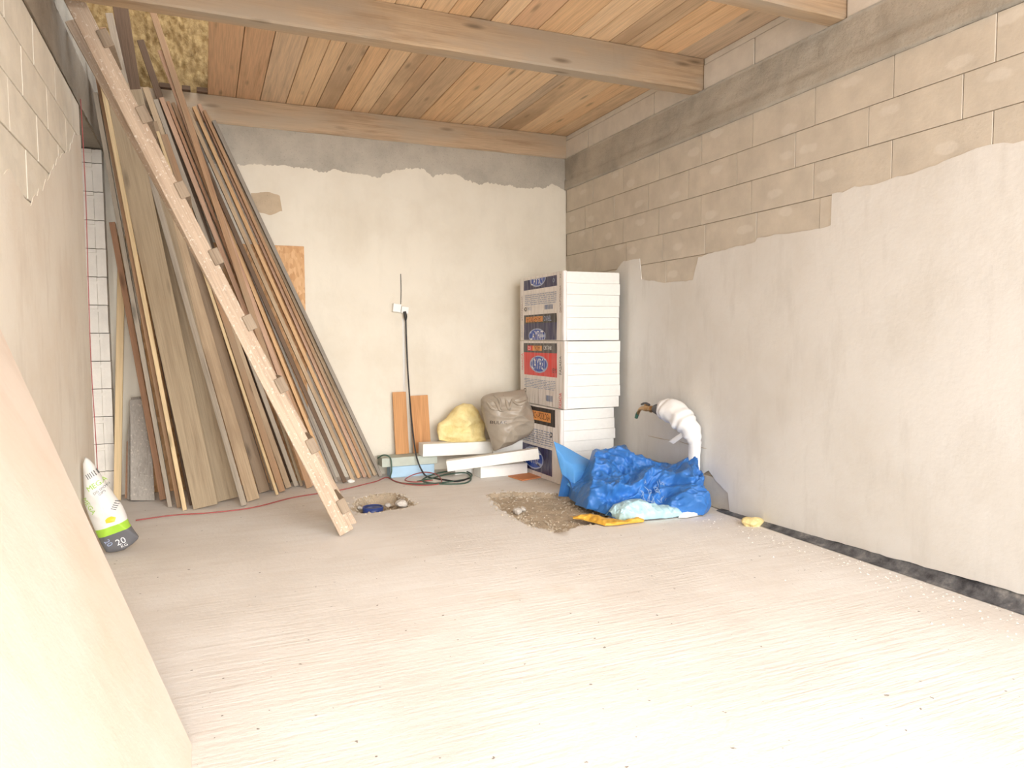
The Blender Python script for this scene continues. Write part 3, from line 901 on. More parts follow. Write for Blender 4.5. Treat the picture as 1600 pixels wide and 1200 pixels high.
PL = [
 # bottom px, top px, Y of top, width, depth, wood, label
 ((183, 783), (190, 368), 7.16, .062, .028, 'cream', 'narrow pale yellow lath standing nearly upright beside the doorway blocks'),
 ((255, 783), (168, 310), 7.10, .05, .10, 'red', 'reddish brown plank just right of the short dusty grey board'),
 ((266, 793), (137, 80), 6.36, .036, .11, 'grey', 'thin grey plank edge at the left of the pile, second right of the grey board'),
 ((280, 794), (147, 92), 6.36, .034, .12, 'brown', 'thin brown plank between the left grey edge and the bright yellow edge'),
 ((289, 798), (154, 103), 6.30, .034, .05, 'cream', 'bright yellow splintered plank edge near the left side of the pile'),
 ((299, 790), (163, 108), 6.42, .03, .11, 'dark', 'dark brown plank just left of the widest dun board'),
 ((322, 794), (180, 130), 6.45, .20, .028, 'dun', 'widest smooth dun board facing the room at the left of the pile'),
 ((356, 784), (202, 140), 6.62, .19, .028, 'dun', 'wide dun board with a brown right side behind the widest board'),
 ((382, 790), (218, 215), 6.70, .048, .05, 'grey', 'pale grey plank edge right of the two wide dun boards'),
 ((397, 786), (228, 200), 6.78, .11, .03, 'tan', 'light tan board facing the room beside the pale grey edge'),
 ((414, 771), (236, 190), 6.95, .10, .03, 'greybrown', 'dark grey brown board right of the light tan board'),
 ((434, 774), (246, 205), 6.92, .026, .10, 'cream', 'thin cream plank edge crossing behind the ladder'),
 ((442, 771), (256, 210), 6.95, .06, .09, 'brown', 'brown plank with dark knots low down left of the ladder'),
 ((452, 765), (227, 136), 7.05, .055, .10, 'tan', 'tan plank reaching high left of the rust brown planks'),
 ((464, 761), (243, 155), 7.07, .042, .10, 'grey', 'grey green plank right of the tall tan plank'),
 ((491, 760), (252, 152), 7.08, .044, .10, 'pink', 'pinkish light plank edge crossing under the ladder rungs'),
 ((502, 757), (262, 158), 7.09, .028, .10, 'red', 'first thin rust brown plank right of the pinkish one'),
 ((510, 756), (270, 160), 7.10, .030, .10, 'brown', 'second thin brown plank right of the pinkish one'),
 ((518, 755), (279, 163), 7.10, .034, .10, 'orange', 'glowing orange plank edge behind the lower ladder rungs'),
 ((527, 755), (287, 168), 7.10, .026, .10, 'bluegrey', 'thin blue grey plank edge beside the dark gap in the pile'),
 ((553, 752), (292, 167), 7.11, .036, .10, 'tan', 'tan plank bounding the wide dark gap on its right'),
 ((562, 748), (303, 166), 7.12, .036, .09, 'orange', 'orange plank edge right of the dark gap'),
 ((571, 747), (311, 162), 7.12, .034, .09, 'pink', 'light pinkish plank with a notch near its foot, fifth from the right'),
 ((579, 745), (319, 172), 7.12, .030, .09, 'brown', 'brown plank edge, third from the right end of the pile'),
 ((587, 744), (326, 180), 7.12, .032, .09, 'tan', 'pale tan plank edge, second from the right end of the pile'),
 ((596, 743), (334, 188), 7.12, .036, .09, 'bluegrey', 'weathered grey plank at the right end of the pile'),
  # tall ones that reach up through the gap in the ceiling boards
 ((305, 752), (187, 4), 7.06, .125, .03, 'dark', 'tall dark brown board rising through the ceiling gap beside the sprayed foam', 9),
 ((338, 752), (170, 20), 7.0, .06, .04, 'grey', 'tall light grey plank left of the tall dark board', 9),
 ((300, 762), (147, -2), 7.04, .10, .03, 'dark', 'tall dark plank behind the top of the ladder', 9),
 ((456, 748), (219, 62), 7.10, .06, .03, 'dark', 'dark plank with a rounded tip standing against the sprayed foam', 9),
 ((500, 748), (250, 78), 7.10, .045, .03, 'pink', 'pinkish plank with a split tip standing against the sprayed foam', 9),
 ((484, 762), (236, 10), 6.96, .055, .035, 'brown', 'tallest brown plank crossing the sprayed foam up to the middle beam', 9),
 ((326, 755), (160, 40), 7.08, .05, .03, 'brown', 'tall brown plank edge showing between the ladder top and the light grey plank', 9),
 # filling ones low in the pile
 ((421, 768), (262, 250), 7.03, .03, .08, 'dark', 'dark plank edge low in the pile left of the cream edge'),
 ((428, 767), (268, 255), 7.05, .022, .08, 'greybrown', 'thin grey brown plank edge next to the dark one low in the pile'),
 ((472, 762), (330, 330), 7.06, .028, .06, 'dun', 'thin dun plank edge behind the lower part of the ladder'),
 ((540, 754), (300, 210), 7.15, .04, .04, 'dark', 'added dark plank set back to fill the shade of the wide gap'),  # added plank, its dark wood stands in for the gap's shade
]
for (b, t_, Yt, w_, d_, kd, lab, *zm) in PL:
    place_plank('plank', b, t_, Yt, w_ * .93, min(d_, .06), M['w_' + kd], lab, zmax=(zm[0] if zm else 3.585))

# short dusty board with two more behind it
def tapered(name, pts_bottom, pts_mid, pts_top, Yb, Yt, th, mat, label):
    rows = []
    def row(a, b, f):
        Y = Yb + (Yt - Yb) * f
        return on_y(*a, Y), on_y(*b, Y)
    r0 = row(*pts_bottom, 0); r1 = row(*pts_mid, .68); r2 = row(*pts_top, 1)
    c = Vector((r0[0].x, Yb, 0))
    vs = []
    for (a, b) in (r0, r1, r2):
        for p in (a, b): vs.append(p - c)
        for p in (a, b): vs.append(p - c + Vector((0, th, 0)))
    dz = min(v.z for v in vs)
    for v in vs: v.z -= dz - .001
    fs = []
    for k in (0, 4):
        fs += [(k, k + 1, k + 5, k + 4), (k + 3, k + 2, k + 6, k + 7), (k + 1, k + 3, k + 7, k + 5), (k + 2, k, k + 4, k + 6)]
    fs += [(1, 0, 2, 3), (8, 9, 11, 10)]
    rot = Matrix(((0, 0, 1), (0, 1, 0), (-1, 0, 0))).to_4x4()   # local x = up, so that the grain runs along the board
    me = mesh(name, [rot.inverted() @ Vector(v) for v in vs], fs)
    o = link(name, me, mat, None, Matrix.Translation(c) @ rot)
    return tag(o, label, 'board')
tapered('short_board', ((204, 787), (242, 787)), ((204, 680), (236, 682)), ((203, 630), (227, 628)), 6.84, 7.04, .025, M['greyboard'], 'short dusty grey tapered board in front, standing left of the plank pile')
tapered('short_board', ((199, 783), (236, 783)), ((200, 680), (232, 680)), ((205, 624), (227, 622)), 6.90, 7.09, .025, M['w_bluegrey'], 'short board sandwiched behind the dusty grey tapered board, dark top end showing')
tapered('short_board', ((195, 779), (228, 779)), ((197, 720), (226, 720)), ((198, 690), (225, 690)), 6.96, 7.07, .022, M['w_red'], 'shortest reddish board hidden last behind the dusty grey tapered board')


# ------------------------------------------------------------------ leaning plasterboard in the left foreground
c0 = on_z(300, 1165); top0 = on_x(0, 515, XL + .004)
Yf = c0.y
pz = top0.z + .02
e = (Vector((XL + .008, Yf, 1.60)) - Vector((c0.x, Yf, 0)))
ang = e.normalized(); e = Vector((XL + .012, top0.y, top0.z)) - c0
# far edge from the floor corner to the wall; the sheet runs towards the viewer
X_ = Vector((c0.x + .0, -.4, 0))
pl = [c0, Vector((XL + .006, top0.y, top0.z)), Vector((XL + .006, .35, top0.z + .05)), Vector((c0.x + .02, .35, 0.0))]
# make the sheet truly flat: slope plane through the floor line and the wall line
nrm = Vector((top0.z, 0, -(XL - c0.x))).normalized()
th = .0125
front = []
far = []
N = 26
for k in range(N + 1):
    t = k / N; p = pl[0].lerp(pl[1], t)
    j = .006 * noise.noise(Vector((t * 30, 0, 0))) + (.03 * noise.noise(Vector((t * 50, 2, 0))) if t < .06 else 0)
    far.append(p + Vector((0, j, 0)))
vs, fs = [], []
sl = Vector((pl[1].x - pl[0].x, 0, pl[1].z)).normalized()
nr = Vector((sl.z, 0, -sl.x))
for k, p in enumerate(far):
    t = k / N
    for dn in (0, -th):
        vs.append(p + nr * dn); vs.append(Vector((p.x, .35, p.z)) + nr * dn)
for v in vs:
    v.x = max(v.x, XL + .006); v.z = max(v.z, .0015)
for k in range(N):
    q = 4 * k
    fs += [(q + 1, q, q + 4, q + 5), (q + 2, q + 3, q + 7, q + 6), (q, q + 2, q + 6, q + 4), (q + 3, q + 1, q + 5, q + 7)]
fs += [(0, 1, 3, 2), (4 * N + 1, 4 * N, 4 * N + 2, 4 * N + 3)]
org = Vector((c0.x, .35, 0))
me = mesh('plasterboard_sheet', [v - org for v in vs], fs, False, [M['gboard'], M['gcore']], [(1 if (i % 4 in (2, 3)) or i >= 4 * N else 0) for i in range(len(fs))])
bm = bmesh.new(); bm.from_mesh(me); bmesh.ops.recalc_face_normals(bm, faces=bm.faces); bm.to_mesh(me); bm.free()
o = link('plasterboard_sheet', me, None, None, Matrix.Translation(org))
tag(o, 'large beige plasterboard sheet leaning on the left wall in the foreground', 'board')

# ------------------------------------------------------------------ half empty sack by the left wall
YS = 5.22
sk = [(85, 185), (160, 110), (215, 150), (255, 200), (320, 300), (400, 420), (470, 520), (540, 610), (580, 700), (610, 790), (660, 870), (720, 950), (650, 1020), (560, 1080), (470, 1105), (380, 1112), (320, 1010), (270, 900), (200, 740), (130, 600), (95, 500), (92, 330)]
out = [on_y(110 + x / 6.667, 700 + y / 6.667, YS) for x, y in sk]
zmin = min(p.z for p in out)
for p in out:
    p.z -= zmin - .012
    p.x = max(p.x, XL + .02)
P = lambda x, y: on_y(110 + x / 6.667, 700 + y / 6.667, YS) - Vector((0, 0, zmin - .012))
ax = (P(160, 110) - P(545, 1090)).normalized(); b0 = P(500, 1090)
bx_ = Vector((ax.z, 0, -ax.x))
g0 = (P(440, 900) - b0).dot(ax); g1 = (P(430, 815) - b0).dot(ax)
t = NT('printed_paper_sack')
tcx = t.n('ShaderNodeTexCoord'); sb_ = t.n('ShaderNodeVectorMath', operation='SUBTRACT'); sb_.inputs[1].default_value = b0
dt_ = t.n('ShaderNodeVectorMath', operation='DOT_PRODUCT'); dt_.inputs[1].default_value = ax
t.l(tcx.outputs['Object'], sb_.inputs[0]); t.l(sb_.outputs[0], dt_.inputs[0])
dv_ = t.n('ShaderNodeMath', operation='DIVIDE'); dv_.inputs[1].default_value = .7; t.l(dt_.outputs['Value'], dv_.inputs[0])
rp_ = t.n('ShaderNodeValToRGB'); rp_.color_ramp.interpolation = 'CONSTANT'
e_ = rp_.color_ramp.elements; e_[0].position = 0; e_[0].color = srgb(108, 108, 112); e_[1].position = g0 / .7; e_[1].color = srgb(168, 212, 68)
x_ = e_.new(g1 / .7); x_.color = srgb(232, 230, 226)
t.l(dv_.outputs[0], rp_.inputs[0]); t.color(rp_.outputs[0]); t.rough(.42)
vc = t.coord((7, 7, 7), False); nx_ = t.n('ShaderNodeTexNoise', noise_type='RIDGED_MULTIFRACTAL'); nx_.inputs['Scale'].default_value = 1.0; t.l(vc, nx_.inputs['Vector']); t.bump(nx_.outputs['Fac'], .3, .012)
M['sack'] = t.m
me = pillow_me('sack_body', out, .075, 72, 20, back=.03, wr=.008, wf=8, ridge_amt=.012, rf=7)
sk_root = empty('plaster_sack', (b0.x, YS, 0), 'half empty white, green and grey plaster sack slumped against the left wall', 'sack')
body = link('sack_body', me, M['sack'], sk_root)
from mathutils.bvhtree import BVHTree
bvh = BVHTree.FromPolygons([v.co.copy() for v in me.vertices], [tuple(p.vertices) for p in me.polygons])
def stick(name, s, px_, size, mat, parent, bv, ux, uy, Y0, sx=1.0, off=.003, P=P):
    tm = text_me(s, size); c = P(*px_)
    for v in tm.vertices:
        q = c + ux * v.co.x * sx + uy * v.co.y
        hit = bv.ray_cast(Vector((q.x, Y0, q.z)), Vector((0, 1, 0)))
        v.co = (hit[0] if hit[0] else q) + Vector((0, -off, 0))
    tm.materials.clear()
    return link(name, tm, mat, parent)
for (s, p_, sz, mt, tilt) in [('20', (535, 975), .06, 'whitep', .35), ('KG', (570, 1020), .03, 'whitep', .35), ('20', (405, 990), .05, 'paleblue', -1.0), ('MEGA', (205, 610), .042, 'sackg', -1.0), ('GIPS', (165, 640), .001, 'sackk', -1), ('IIIIII', (240, 285), .05, 'sackk', .5), ('MEGA', (285, 385), .045, 'sackg', .55), ('DO SPOIN', (335, 430), .022, 'sackk', .6), ('GIPS', (345, 465), .022, 'sackk', .6), ('IIIII', (485, 600), .045, 'sackk', 1.1)]:
    if sz < .005: continue
    stick('print', s, p_, sz, M[mt], sk_root, bvh, Vector((math.cos(tilt), 0, math.sin(tilt))), Vector((-math.sin(tilt), 0, math.cos(tilt))), 4.5)
# yellow printed arrow
pg = [(380, 745), (400, 720), (445, 700), (490, 715), (480, 755), (430, 770), (390, 775)]
vsx = []
for q in pg:
    q = P(*q); h = bvh.ray_cast(Vector((q.x, 4.5, q.z)), Vector((0, 1, 0))); vsx.append((h[0] if h[0] else q) + Vector((0, -.004, 0)))
cc = sum(vsx, Vector()) / len(vsx) + Vector((0, -.002, 0))
link('print', mesh('print', vsx + [cc], [(i, (i + 1) % len(vsx), len(vsx)) for i in range(len(vsx))]), M['sacky'], sk_root)

# ------------------------------------------------------------------ red string and red cable on the left
p = on_x(123.5, 150, XL + .01); p.y = 5.87
s_pts = [Vector((XL + .012, 5.874, z)) for z in (3.05, 2.4, 1.8, 1.2, .7, .3, .02)]
for i, q in enumerate(s_pts): q.x += .006 * math.sin(i * 1.7)
o = link('mason_string', tube_me('mason_string', s_pts, .0032, 6), M['redcable']); tag(o, 'red string hanging straight down the edge of the left doorway', 'string')

# ------------------------------------------------------------------ foam packs in the back right corner
X0, YN, YF = 3.075, 5.955, 6.965
PW = .585
def pack(z0, h, dx, rot, nsh, label, layout, missing_top=False):
    root = empty('insulation_pack', (X0, YN, z0), label, 'insulation', 'wrapped polystyrene packs in the corner')
    R = Matrix.Translation((X0 + dx, YN, z0)) @ Matrix.Rotation(rot, 4, 'Z')
    sh = (h - .004) / nsh
    for k in range(nsh):
        j = random.uniform(-.006, .006)
        me = box_me('foam_sheet', PW + random.uniform(-.014, .006), YF - YN - .02, sh - .0012, .0035, segs=2)
        link('foam_sheet', me, M['eps'], root, R @ Matrix.Translation((PW / 2 + j, (YF - YN) / 2 + random.uniform(-.006, .006), sh * (k + .5) + .001)))
    LY = YF - YN
    def wrinkle(u, v):
        q = Vector((u * 26, v * 3.2, z0 * 5)); return .0055 * noise.noise(q) + .002 * noise.noise(q * 3) - .006 * (1 - math.sin(math.pi * min(1, max(0, v)))) * .0
    def W_(u, v, off=0.0):
        return R @ Vector((-.020 - wrinkle(u, v) - off, LY * (1 - u), h * v))
    def patch(name, u0, u1, v0, v1, mat, off, skew=0.0, nu=60, nv=10, hole=None):
        vs = []; fs = []
        for j in range(nv + 1):
            for i in range(nu + 1):
                u = u0 + (u1 - u0) * i / nu; v = v0 + (v1 - v0) * j / nv + skew * (u - .5)
                vs.append(W_(u, v, off))
        for j in range(nv):
            for i in range(nu): a = j * (nu + 1) + i; fs.append((a, a + 1, a + nu + 2, a + nu + 1))
        return link(name, mesh(name, vs, fs, True), mat, root)
    # film: front sheet closed round its edges
    nu, nv = 90, 14; vs = []; fs = []
    for j in range(nv + 1):
        for i in range(nu + 1): vs.append(W_(i / nu, j / nv * .996 + .002))
    for j in range(nv):
        for i in range(nu): a = j * (nu + 1) + i; fs.append((a, a + 1, a + nu + 2, a + nu + 1))
    b = len(vs); rim = [j * (nu + 1) + nu for j in range(nv + 1)]
    for j in range(nv + 1): vs.append(R @ Vector((.010 + .006 * noise.noise(Vector((j * .9, z0, 0))), -.012, h * (j / nv * .996 + .002))))
    b2 = len(vs)
    for j in range(nv + 1): vs.append(R @ Vector((.016, .006, h * (j / nv * .996 + .002))))
    for j in range(nv):
        fs.append((rim[j], b + j, b + j + 1, rim[j + 1])); fs.append((b + j, b2 + j, b2 + j + 1, b + j + 1))
    rim = [j * (nu + 1) for j in range(nv + 1)]; b = len(vs)
    for j in range(nv + 1): vs.append(R @ Vector((.010, LY + .004, h * (j / nv * .996 + .002))))
    for j in range(nv): fs.append((b + j, rim[j], rim[j + 1], b + j + 1))
    link('film_wrap', mesh('film_wrap', vs, fs, True), M['film'], root)
    def oval(uc, vc, ru, rv, mat, off, vlo=-9, vhi=9, tilt=0.0):
        n_ = 40; rr = [0.0, .5, 1.0]; vs = [W_(uc, min(vhi, max(vlo, vc)), off)]; fs = []
        for r in rr[1:]:
            for k in range(n_):
                t = 2 * math.pi * k / n_; u = uc + ru * r * math.cos(t); v = vc + rv * r * math.sin(t) + tilt * (u - uc)
                vs.append(W_(u, min(vhi, max(vlo, v)), off))
        for k in range(n_):
            fs.append((0, 1 + k, 1 + (k + 1) % n_)); a = 1; b_ = 1 + n_
            fs.append((a + k, b_ + k, b_ + (k + 1) % n_, a + (k + 1) % n_))
        return link('logo', mesh('logo', vs, fs, True), mat, root)
    def txt(s, uc, vc, size, mat, off, flip=False, vert=False, sx=1.0, sy=1.0, skew=0.0, vlo=-9, vhi=9):
        tm = text_me(s, size); sg = -1 if flip else 1
        for v in tm.vertices:
            x, y = v.co.x * sx * sg, v.co.y * sy * sg
            if vert: x, y = -y, x
            u = uc + x / LY
            v.co = W_(u, min(vhi, max(vlo, vc + y / h + skew * (u - uc))), off)
        return link('print', tm, mat, root)
    def small_lines(u0, u1, v0, v1, n_, mat, skew=0.0):
        vs = []; fs = []
        for k in range(n_):
            v = v1 - (v1 - v0) * (k + .5) / n_; u = u0
            while u < u1:
                l = random.uniform(.02, .09); e_ = min(u1, u + l); hh = (v1 - v0) / n_ * .36
                steps = 3; b_ = len(vs)
                for s_ in range(steps + 1):
                    uu = u + (e_ - u) * s_ / steps
                    vs.append(W_(uu, v - hh / 2 + skew * (uu - .5), .0022)); vs.append(W_(uu, v + hh / 2 + skew * (uu - .5), .0022))
                for s_ in range(steps): a = b_ + 2 * s_; fs.append((a, a + 2, a + 3, a + 1))
                u = e_ + random.uniform(.006, .02)
        return link('print', mesh('print', vs, fs), mat, root)
    def barcode(u0, u1, v0, v1):
        vs = []; fs = []; u = u0
        while u < u1:
            w__ = random.choice((.006, .010, .014)); b_ = len(vs)
            for (uu, vv) in ((u, v0), (u + w__, v0), (u + w__, v1), (u, v1)): vs.append(W_(uu, vv, .0024))
            fs.append((b_, b_ + 1, b_ + 2, b_ + 3)); u += w__ + random.choice((.006, .010))
        return link('barcode', mesh('barcode', vs, fs), M['textblue'], root)
    layout(patch, oval, txt, small_lines, barcode)
    return root
BRAND = 'LAYRIT'
def lay_top(patch, oval, txt, lines, barcode):
    patch('label_panel', .10, .87, .80, .955, M['navy'], .0015)
    oval(.44, .94, .19, .11, M['paleblue'], .0030, .80, .955); oval(.44, .94, .17, .092, M['bluep'], .0042, .80, .955)
    txt(BRAND, .44, .925, .16, M['whitep'], .0055, vhi=.952, sx=.62, sy=.8)
    oval(.80, .885, .028, .032, M['textblue'], .003); oval(.80, .885, .018, .02, M['navy'], .0042)
    lines(.12, .86, .55, .73, 6, M['textblue'])
    oval(.14, .50, .03, .035, M['blackp'], .002); oval(.14, .50, .018, .02, M['film'], .0032)
    barcode(.60, .78, .47, .54)
    txt('EKO', .24, .50, .05, M['textblue'], .002)
    patch('label_panel', .10, .86, .27, .405, M['blackp'], .0015)
    patch('label_panel', .15, .55, .29, .375, M['orangep'], .0028)
    txt('DACH-PODŁOGA', .35, .333, .075, M['brownp'], .0042, flip=True, sx=.62)
    txt('TERMO', .67, .34, .07, M['paleblue'], .003, flip=True, sx=.7)
    patch('label_panel', .10, .86, .012, .27, M['navy'], .0015)
    oval(.42, .075, .20, .115, M['paleblue'], .0030, .012, .27); oval(.42, .075, .18, .097, M['bluep'], .0042, .012, .27)
    txt(BRAND, .42, .075, .16, M['whitep'], .0055, sx=.62, sy=.8, vlo=.014)
    txt('DACH-PODŁOGA', .05, .52, .045, M['brownp'], .002, vert=True, sx=.7)
    txt('DACH-PODŁOGA', .94, .60, .045, M['brownp'], .002, vert=True, sx=.7)
    txt('DACH', .04, .15, .045, M['textblue'], .002, vert=True); txt('2', .945, .93, .05, M['blackp'], .002)
def lay_mid(patch, oval, txt, lines, barcode):
    patch('label_panel', .10, .86, .815, .965, M['greyp'], .0015)
    patch('label_panel', .185, .31, .845, .925, M['redp'], .0028); patch('label_panel', .31, .53, .845, .925, M['orangep'], .0028)
    txt('EKO', .25, .885, .055, M['whitep'], .0042, sx=.6, flip=True); txt('YRSH', .42, .885, .085, M['brownp'], .0042, sx=.7)
    txt('OKTANK', .66, .89, .06, M['whitep'], .003, sx=.7)
    patch('label_panel', .10, .86, .455, .815, M['redp'], .0015)
    oval(.46, .635, .205, .135, M['paleblue'], .0030); oval(.46, .635, .18, .115, M['bluep'], .0042)
    txt(BRAND, .46, .635, .16, M['whitep'], .0055, sx=.62, sy=.95)
    txt('EPS', .81, .55, .06, M['blackp'], .003)
    lines(.10, .82, .25, .40, 6, M['textblue'])
    oval(.12, .195, .03, .035, M['blackp'], .002); oval(.12, .195, .018, .02, M['film'], .0032)
    barcode(.62, .76, .08, .17)
    txt('FASADA', .06, .66, .06, M['redp'], .002, vert=True, sx=.8); txt('FASADA', .93, .64, .06, M['blackp'], .002, vert=True, sx=.8); txt('FASADA', .93, .12, .08, M['redp'], .002, vert=True, sx=.5)
def lay_low(patch, oval, txt, lines, barcode):
    patch('label_panel', .08, .90, .75, .985, M['blackp'], .0015)
    patch('label_panel', .40, .82, .80, .93, M['orangep'], .0028)
    txt('DACH-PODŁOGA', .61, .865, .085, M['brownp'], .0042, sx=.58, sy=1.1)
    txt('TERMO', .26, .90, .07, M['paleblue'], .003, sx=.7)
    lines(.10, .86, .46, .68, 7, M['textblue'])
    oval(.82, .64, .03, .035, M['blackp'], .002); oval(.82, .64, .018, .02, M['film'], .0032)
    patch('label_panel', .06, .84, .07, .43, M['navy'], .0015)
    oval(.45, .25, .22, .155, M['paleblue'], .0030); oval(.45, .25, .20, .137, M['bluep'], .0042)
    txt(BRAND, .45, .25, .18, M['whitep'], .0055, sx=.62, sy=.95)
pack(.0, .0, 0, 0, 1, '', lambda *a: None) if False else None
pack(.003, .705, -.035, .045, 7, 'bottom polystyrene pack of the corner stack, navy label half hidden by foam offcuts', lay_low)
pack(.710, .638, .004, .0, 6, 'middle polystyrene pack of the corner stack with a red label and blue oval', lay_mid)
pack(1.350, .645, -.002, -.01, 6, 'top polystyrene pack of the corner stack with two navy labels', lay_top)

# ------------------------------------------------------------------ foam offcuts, laminate, lump, bin bag
def zbox(name, x0, x1, y0, y1, z0, z1, mat, label, cat, group=None, rz=0.0, ry=0.0, rx=0.0, bev=.005, parts=None):
    me = box_me(name, x1 - x0, y1 - y0, z1 - z0, bev, segs=2)
    o = link(name, me, mat, None, Matrix.Translation(((x0 + x1) / 2, (y0 + y1) / 2, (z0 + z1) / 2)) @ Matrix.Rotation(rz, 4, 'Z') @ Matrix.Rotation(ry, 4, 'Y') @ Matrix.Rotation(rx, 4, 'X'))
    return tag(o, label, cat, group)
FG = None
a = on_z(608, 745); b = on_z(681, 746)
zbox('foam_offcut', a.x, b.x + .03, 6.955, 7.13, .002, .112, M['eps_blue'], 'pale blue foam strip on the floor under the grey green one', 'foam strip', rz=-.03)
a = on_y(597, 720, 6.95); b = on_y(683, 715, 6.95)
zbox('foam_offcut', a.x, b.x, 6.94, 7.16, .116, .205, M['eps_mint'], 'grey green foam strip lying on the pale blue strip', 'foam strip', rz=-.02)
# upright laminate pieces standing on the foam
def stand(name, pxs, Yb, z0, th, lean, mat, label):
    p = [on_y(*q, Yb) for q in pxs]                 # bottom left, bottom right, top right, top left
    x0, x1 = (p[0].x + p[3].x) / 2, (p[1].x + p[2].x) / 2; z1 = (p[2].z + p[3].z) / 2
    me = box_me(name, z1 - z0, x1 - x0, th, .0015)
    tilt = math.atan2((p[3].x - p[0].x), z1 - z0)
    Mx = Matrix.Translation(((x0 + x1) / 2, Yb, z0)) @ Matrix.Rotation(-lean, 4, 'X') @ Matrix.Rotation(tilt, 4, 'Y') @ frame(Vector((0, 0, (z1 - z0) / 2)), Vector((0, 0, 1)), Vector((1, 0, 0)), Vector((0, 1, 0)))
    o = link(name, me, mat, None, Mx); return tag(o, label, 'board')
stand('laminate_board', [(619, 714), (640, 715), (637, 613), (616, 612)], 7.12, .208, .012, .10, M['laminate'], 'narrower oak laminate offcut, left of the pair standing by the back wall')
stand('laminate_board', [(647, 712), (675, 712), (671, 618), (644, 618)], 7.13, .208, .012, .10, M['laminate'], 'wider oak laminate offcut, right of the pair standing by the back wall')
# white strips
def strip(px0, Y0, px1, Y1, w_, h, label, roll=0.0):
    p0 = on_y(*px0, Y0); p1 = on_y(*px1, Y1); a = (p1 - p0).normalized()
    up = Vector((0, 0, 1)); up = (up - a * up.dot(a)).normalized(); s = up.cross(a)
    up, s = up * math.cos(roll) + s * math.sin(roll), s * math.cos(roll) - up * math.sin(roll)
    me = box_me('foam_offcut', (p1 - p0).length, w_, h, .005, segs=2)
    o = link('foam_offcut', me, M['eps'], None, frame((p0 + p1) / 2 + s * w_ / 2, a, s, up))
    return tag(o, label, 'foam strip')
strip((661, 704), 6.86, (776, 699), 6.86, .17, .125, 'white polystyrene strip lying level under the yellow foam lump')
strip((698, 729), 6.62, (842, 709), 6.28, .10, .105, 'long white polystyrene strip propped aslant in front of the navy label')
a = on_z(746, 747); b = on_z(829, 741)
zbox('foam_offcut', a.x + .02, b.x - .03, 6.58, 6.76, .002, .115, M['eps'], 'white polystyrene block on the floor under the slanted strip', 'foam strip', rz=.02)
strip((770, 703), 6.80, (822, 694), 6.74, .09, .10, 'short white polystyrene strip under the foot of the grey bin bag')
zbox('foam_offcut', 2.28, 2.62, 6.84, 7.02, .002, .07, M['eps'], 'small white foam scrap in shade beneath the level strip', 'foam strip')
# laminate lying on the floor
q = [on_z(*p) for p in ((794, 745), (834, 739), (851, 746), (816, 752))]
c = sum(q, Vector()) / 4
me = mesh('laminate_board', [p - c for p in q] + [p - c + Vector((0, 0, .010)) for p in q], [(3, 2, 1, 0), (4, 5, 6, 7), (0, 1, 5, 4), (1, 2, 6, 5), (2, 3, 7, 6), (3, 0, 4, 7)])
bm = bmesh.new(); bm.from_mesh(me); bmesh.ops.recalc_face_normals(bm, faces=bm.faces); bm.to_mesh(me); bm.free()
tag(link('laminate_board', me, M['laminate_o'], None, Matrix.Translation(c + Vector((0, 0, .002)))), 'orange laminate piece lying flat on the floor before the white block', 'board')
# yellow foam lump
YL = 6.98
out = [on_y(*p, YL) for p in [(686, 690), (683, 676), (685, 664), (697, 656), (704, 648), (713, 638), (724, 632), (736, 634), (746, 643), (752, 654), (757, 664), (756, 678), (758, 691), (735, 694), (710, 694)]]
out = [q_ + Vector((0, 0, .014)) for q_ in out]
o = link('foam_lump', pillow_me('foam_lump', out, .09, 90, 26, wr=.045, wf=8, ridge_amt=.035, rf=6), M['pulump']); tag(o, 'pale yellow lump of set foam resting on the white strip', 'foam lump')
# grey bin bag
YG = 6.60
bo = [(130, 270), (160, 215), (215, 185), (290, 165), (420, 140), (620, 120), (760, 100), (850, 95), (880, 180), (890, 280), (990, 450), (1060, 640), (1010, 790), (900, 890), (640, 1030), (340, 1150), (315, 1080), (290, 960), (240, 800), (185, 640), (150, 480), (135, 350)]
PB = lambda x, y: on_y(740 + x / 10.909, 600 + y / 10.909, YG)
bagr = empty('bin_bag', (PB(400, 1100).x, YG, PB(340, 1150).z), 'full grey plastic bin bag slumped against the polystyrene packs', 'bag')
me = pillow_me('bag_body', [PB(*p) for p in bo], .17, 150, 60, back=.12, wr=.03, wf=4.5, ridge_amt=.034, rf=4.2, prof=.55, seed=3)
link('bag_body', me, M['bag'], bagr)
bvg = BVHTree.FromPolygons([v.co.copy() for v in me.vertices], [tuple(p.vertices) for p in me.polygons])
# gathered neck of the bag: a few thick folds over the top
for pts in ([(190, 250), (300, 300), (330, 410), (390, 440)], [(300, 190), (360, 260), (350, 380)], [(450, 180), (480, 300), (500, 410), (560, 260)], [(560, 250), (640, 320), (760, 280), (880, 230)], [(170, 300), (230, 390), (310, 420)]):
    P3 = []
    for q in pts:
        q = PB(*q); hpt = bvg.ray_cast(Vector((q.x, 6.0, q.z)), Vector((0, 1, 0))); P3.append((hpt[0] if hpt[0] else q) + Vector((0, -.004, 0)))
    link('bag_fold', tube_me('bag_fold', P3, [.008, .022, .02, .008][:len(P3)] if len(P3) == 4 else [.01, .022, .01], 8, 6, True, lambda t, th: .8 + .35 * noise.noise(Vector((t * 6, math.cos(th), math.sin(th))))), M['bag'], bagr)
stick('print', 'BULA C', (335, 630), .042, M['blackp'], bagr, bvg, Vector((1, 0, 0)), Vector((0, 0, 1)), 6.0, P=PB)

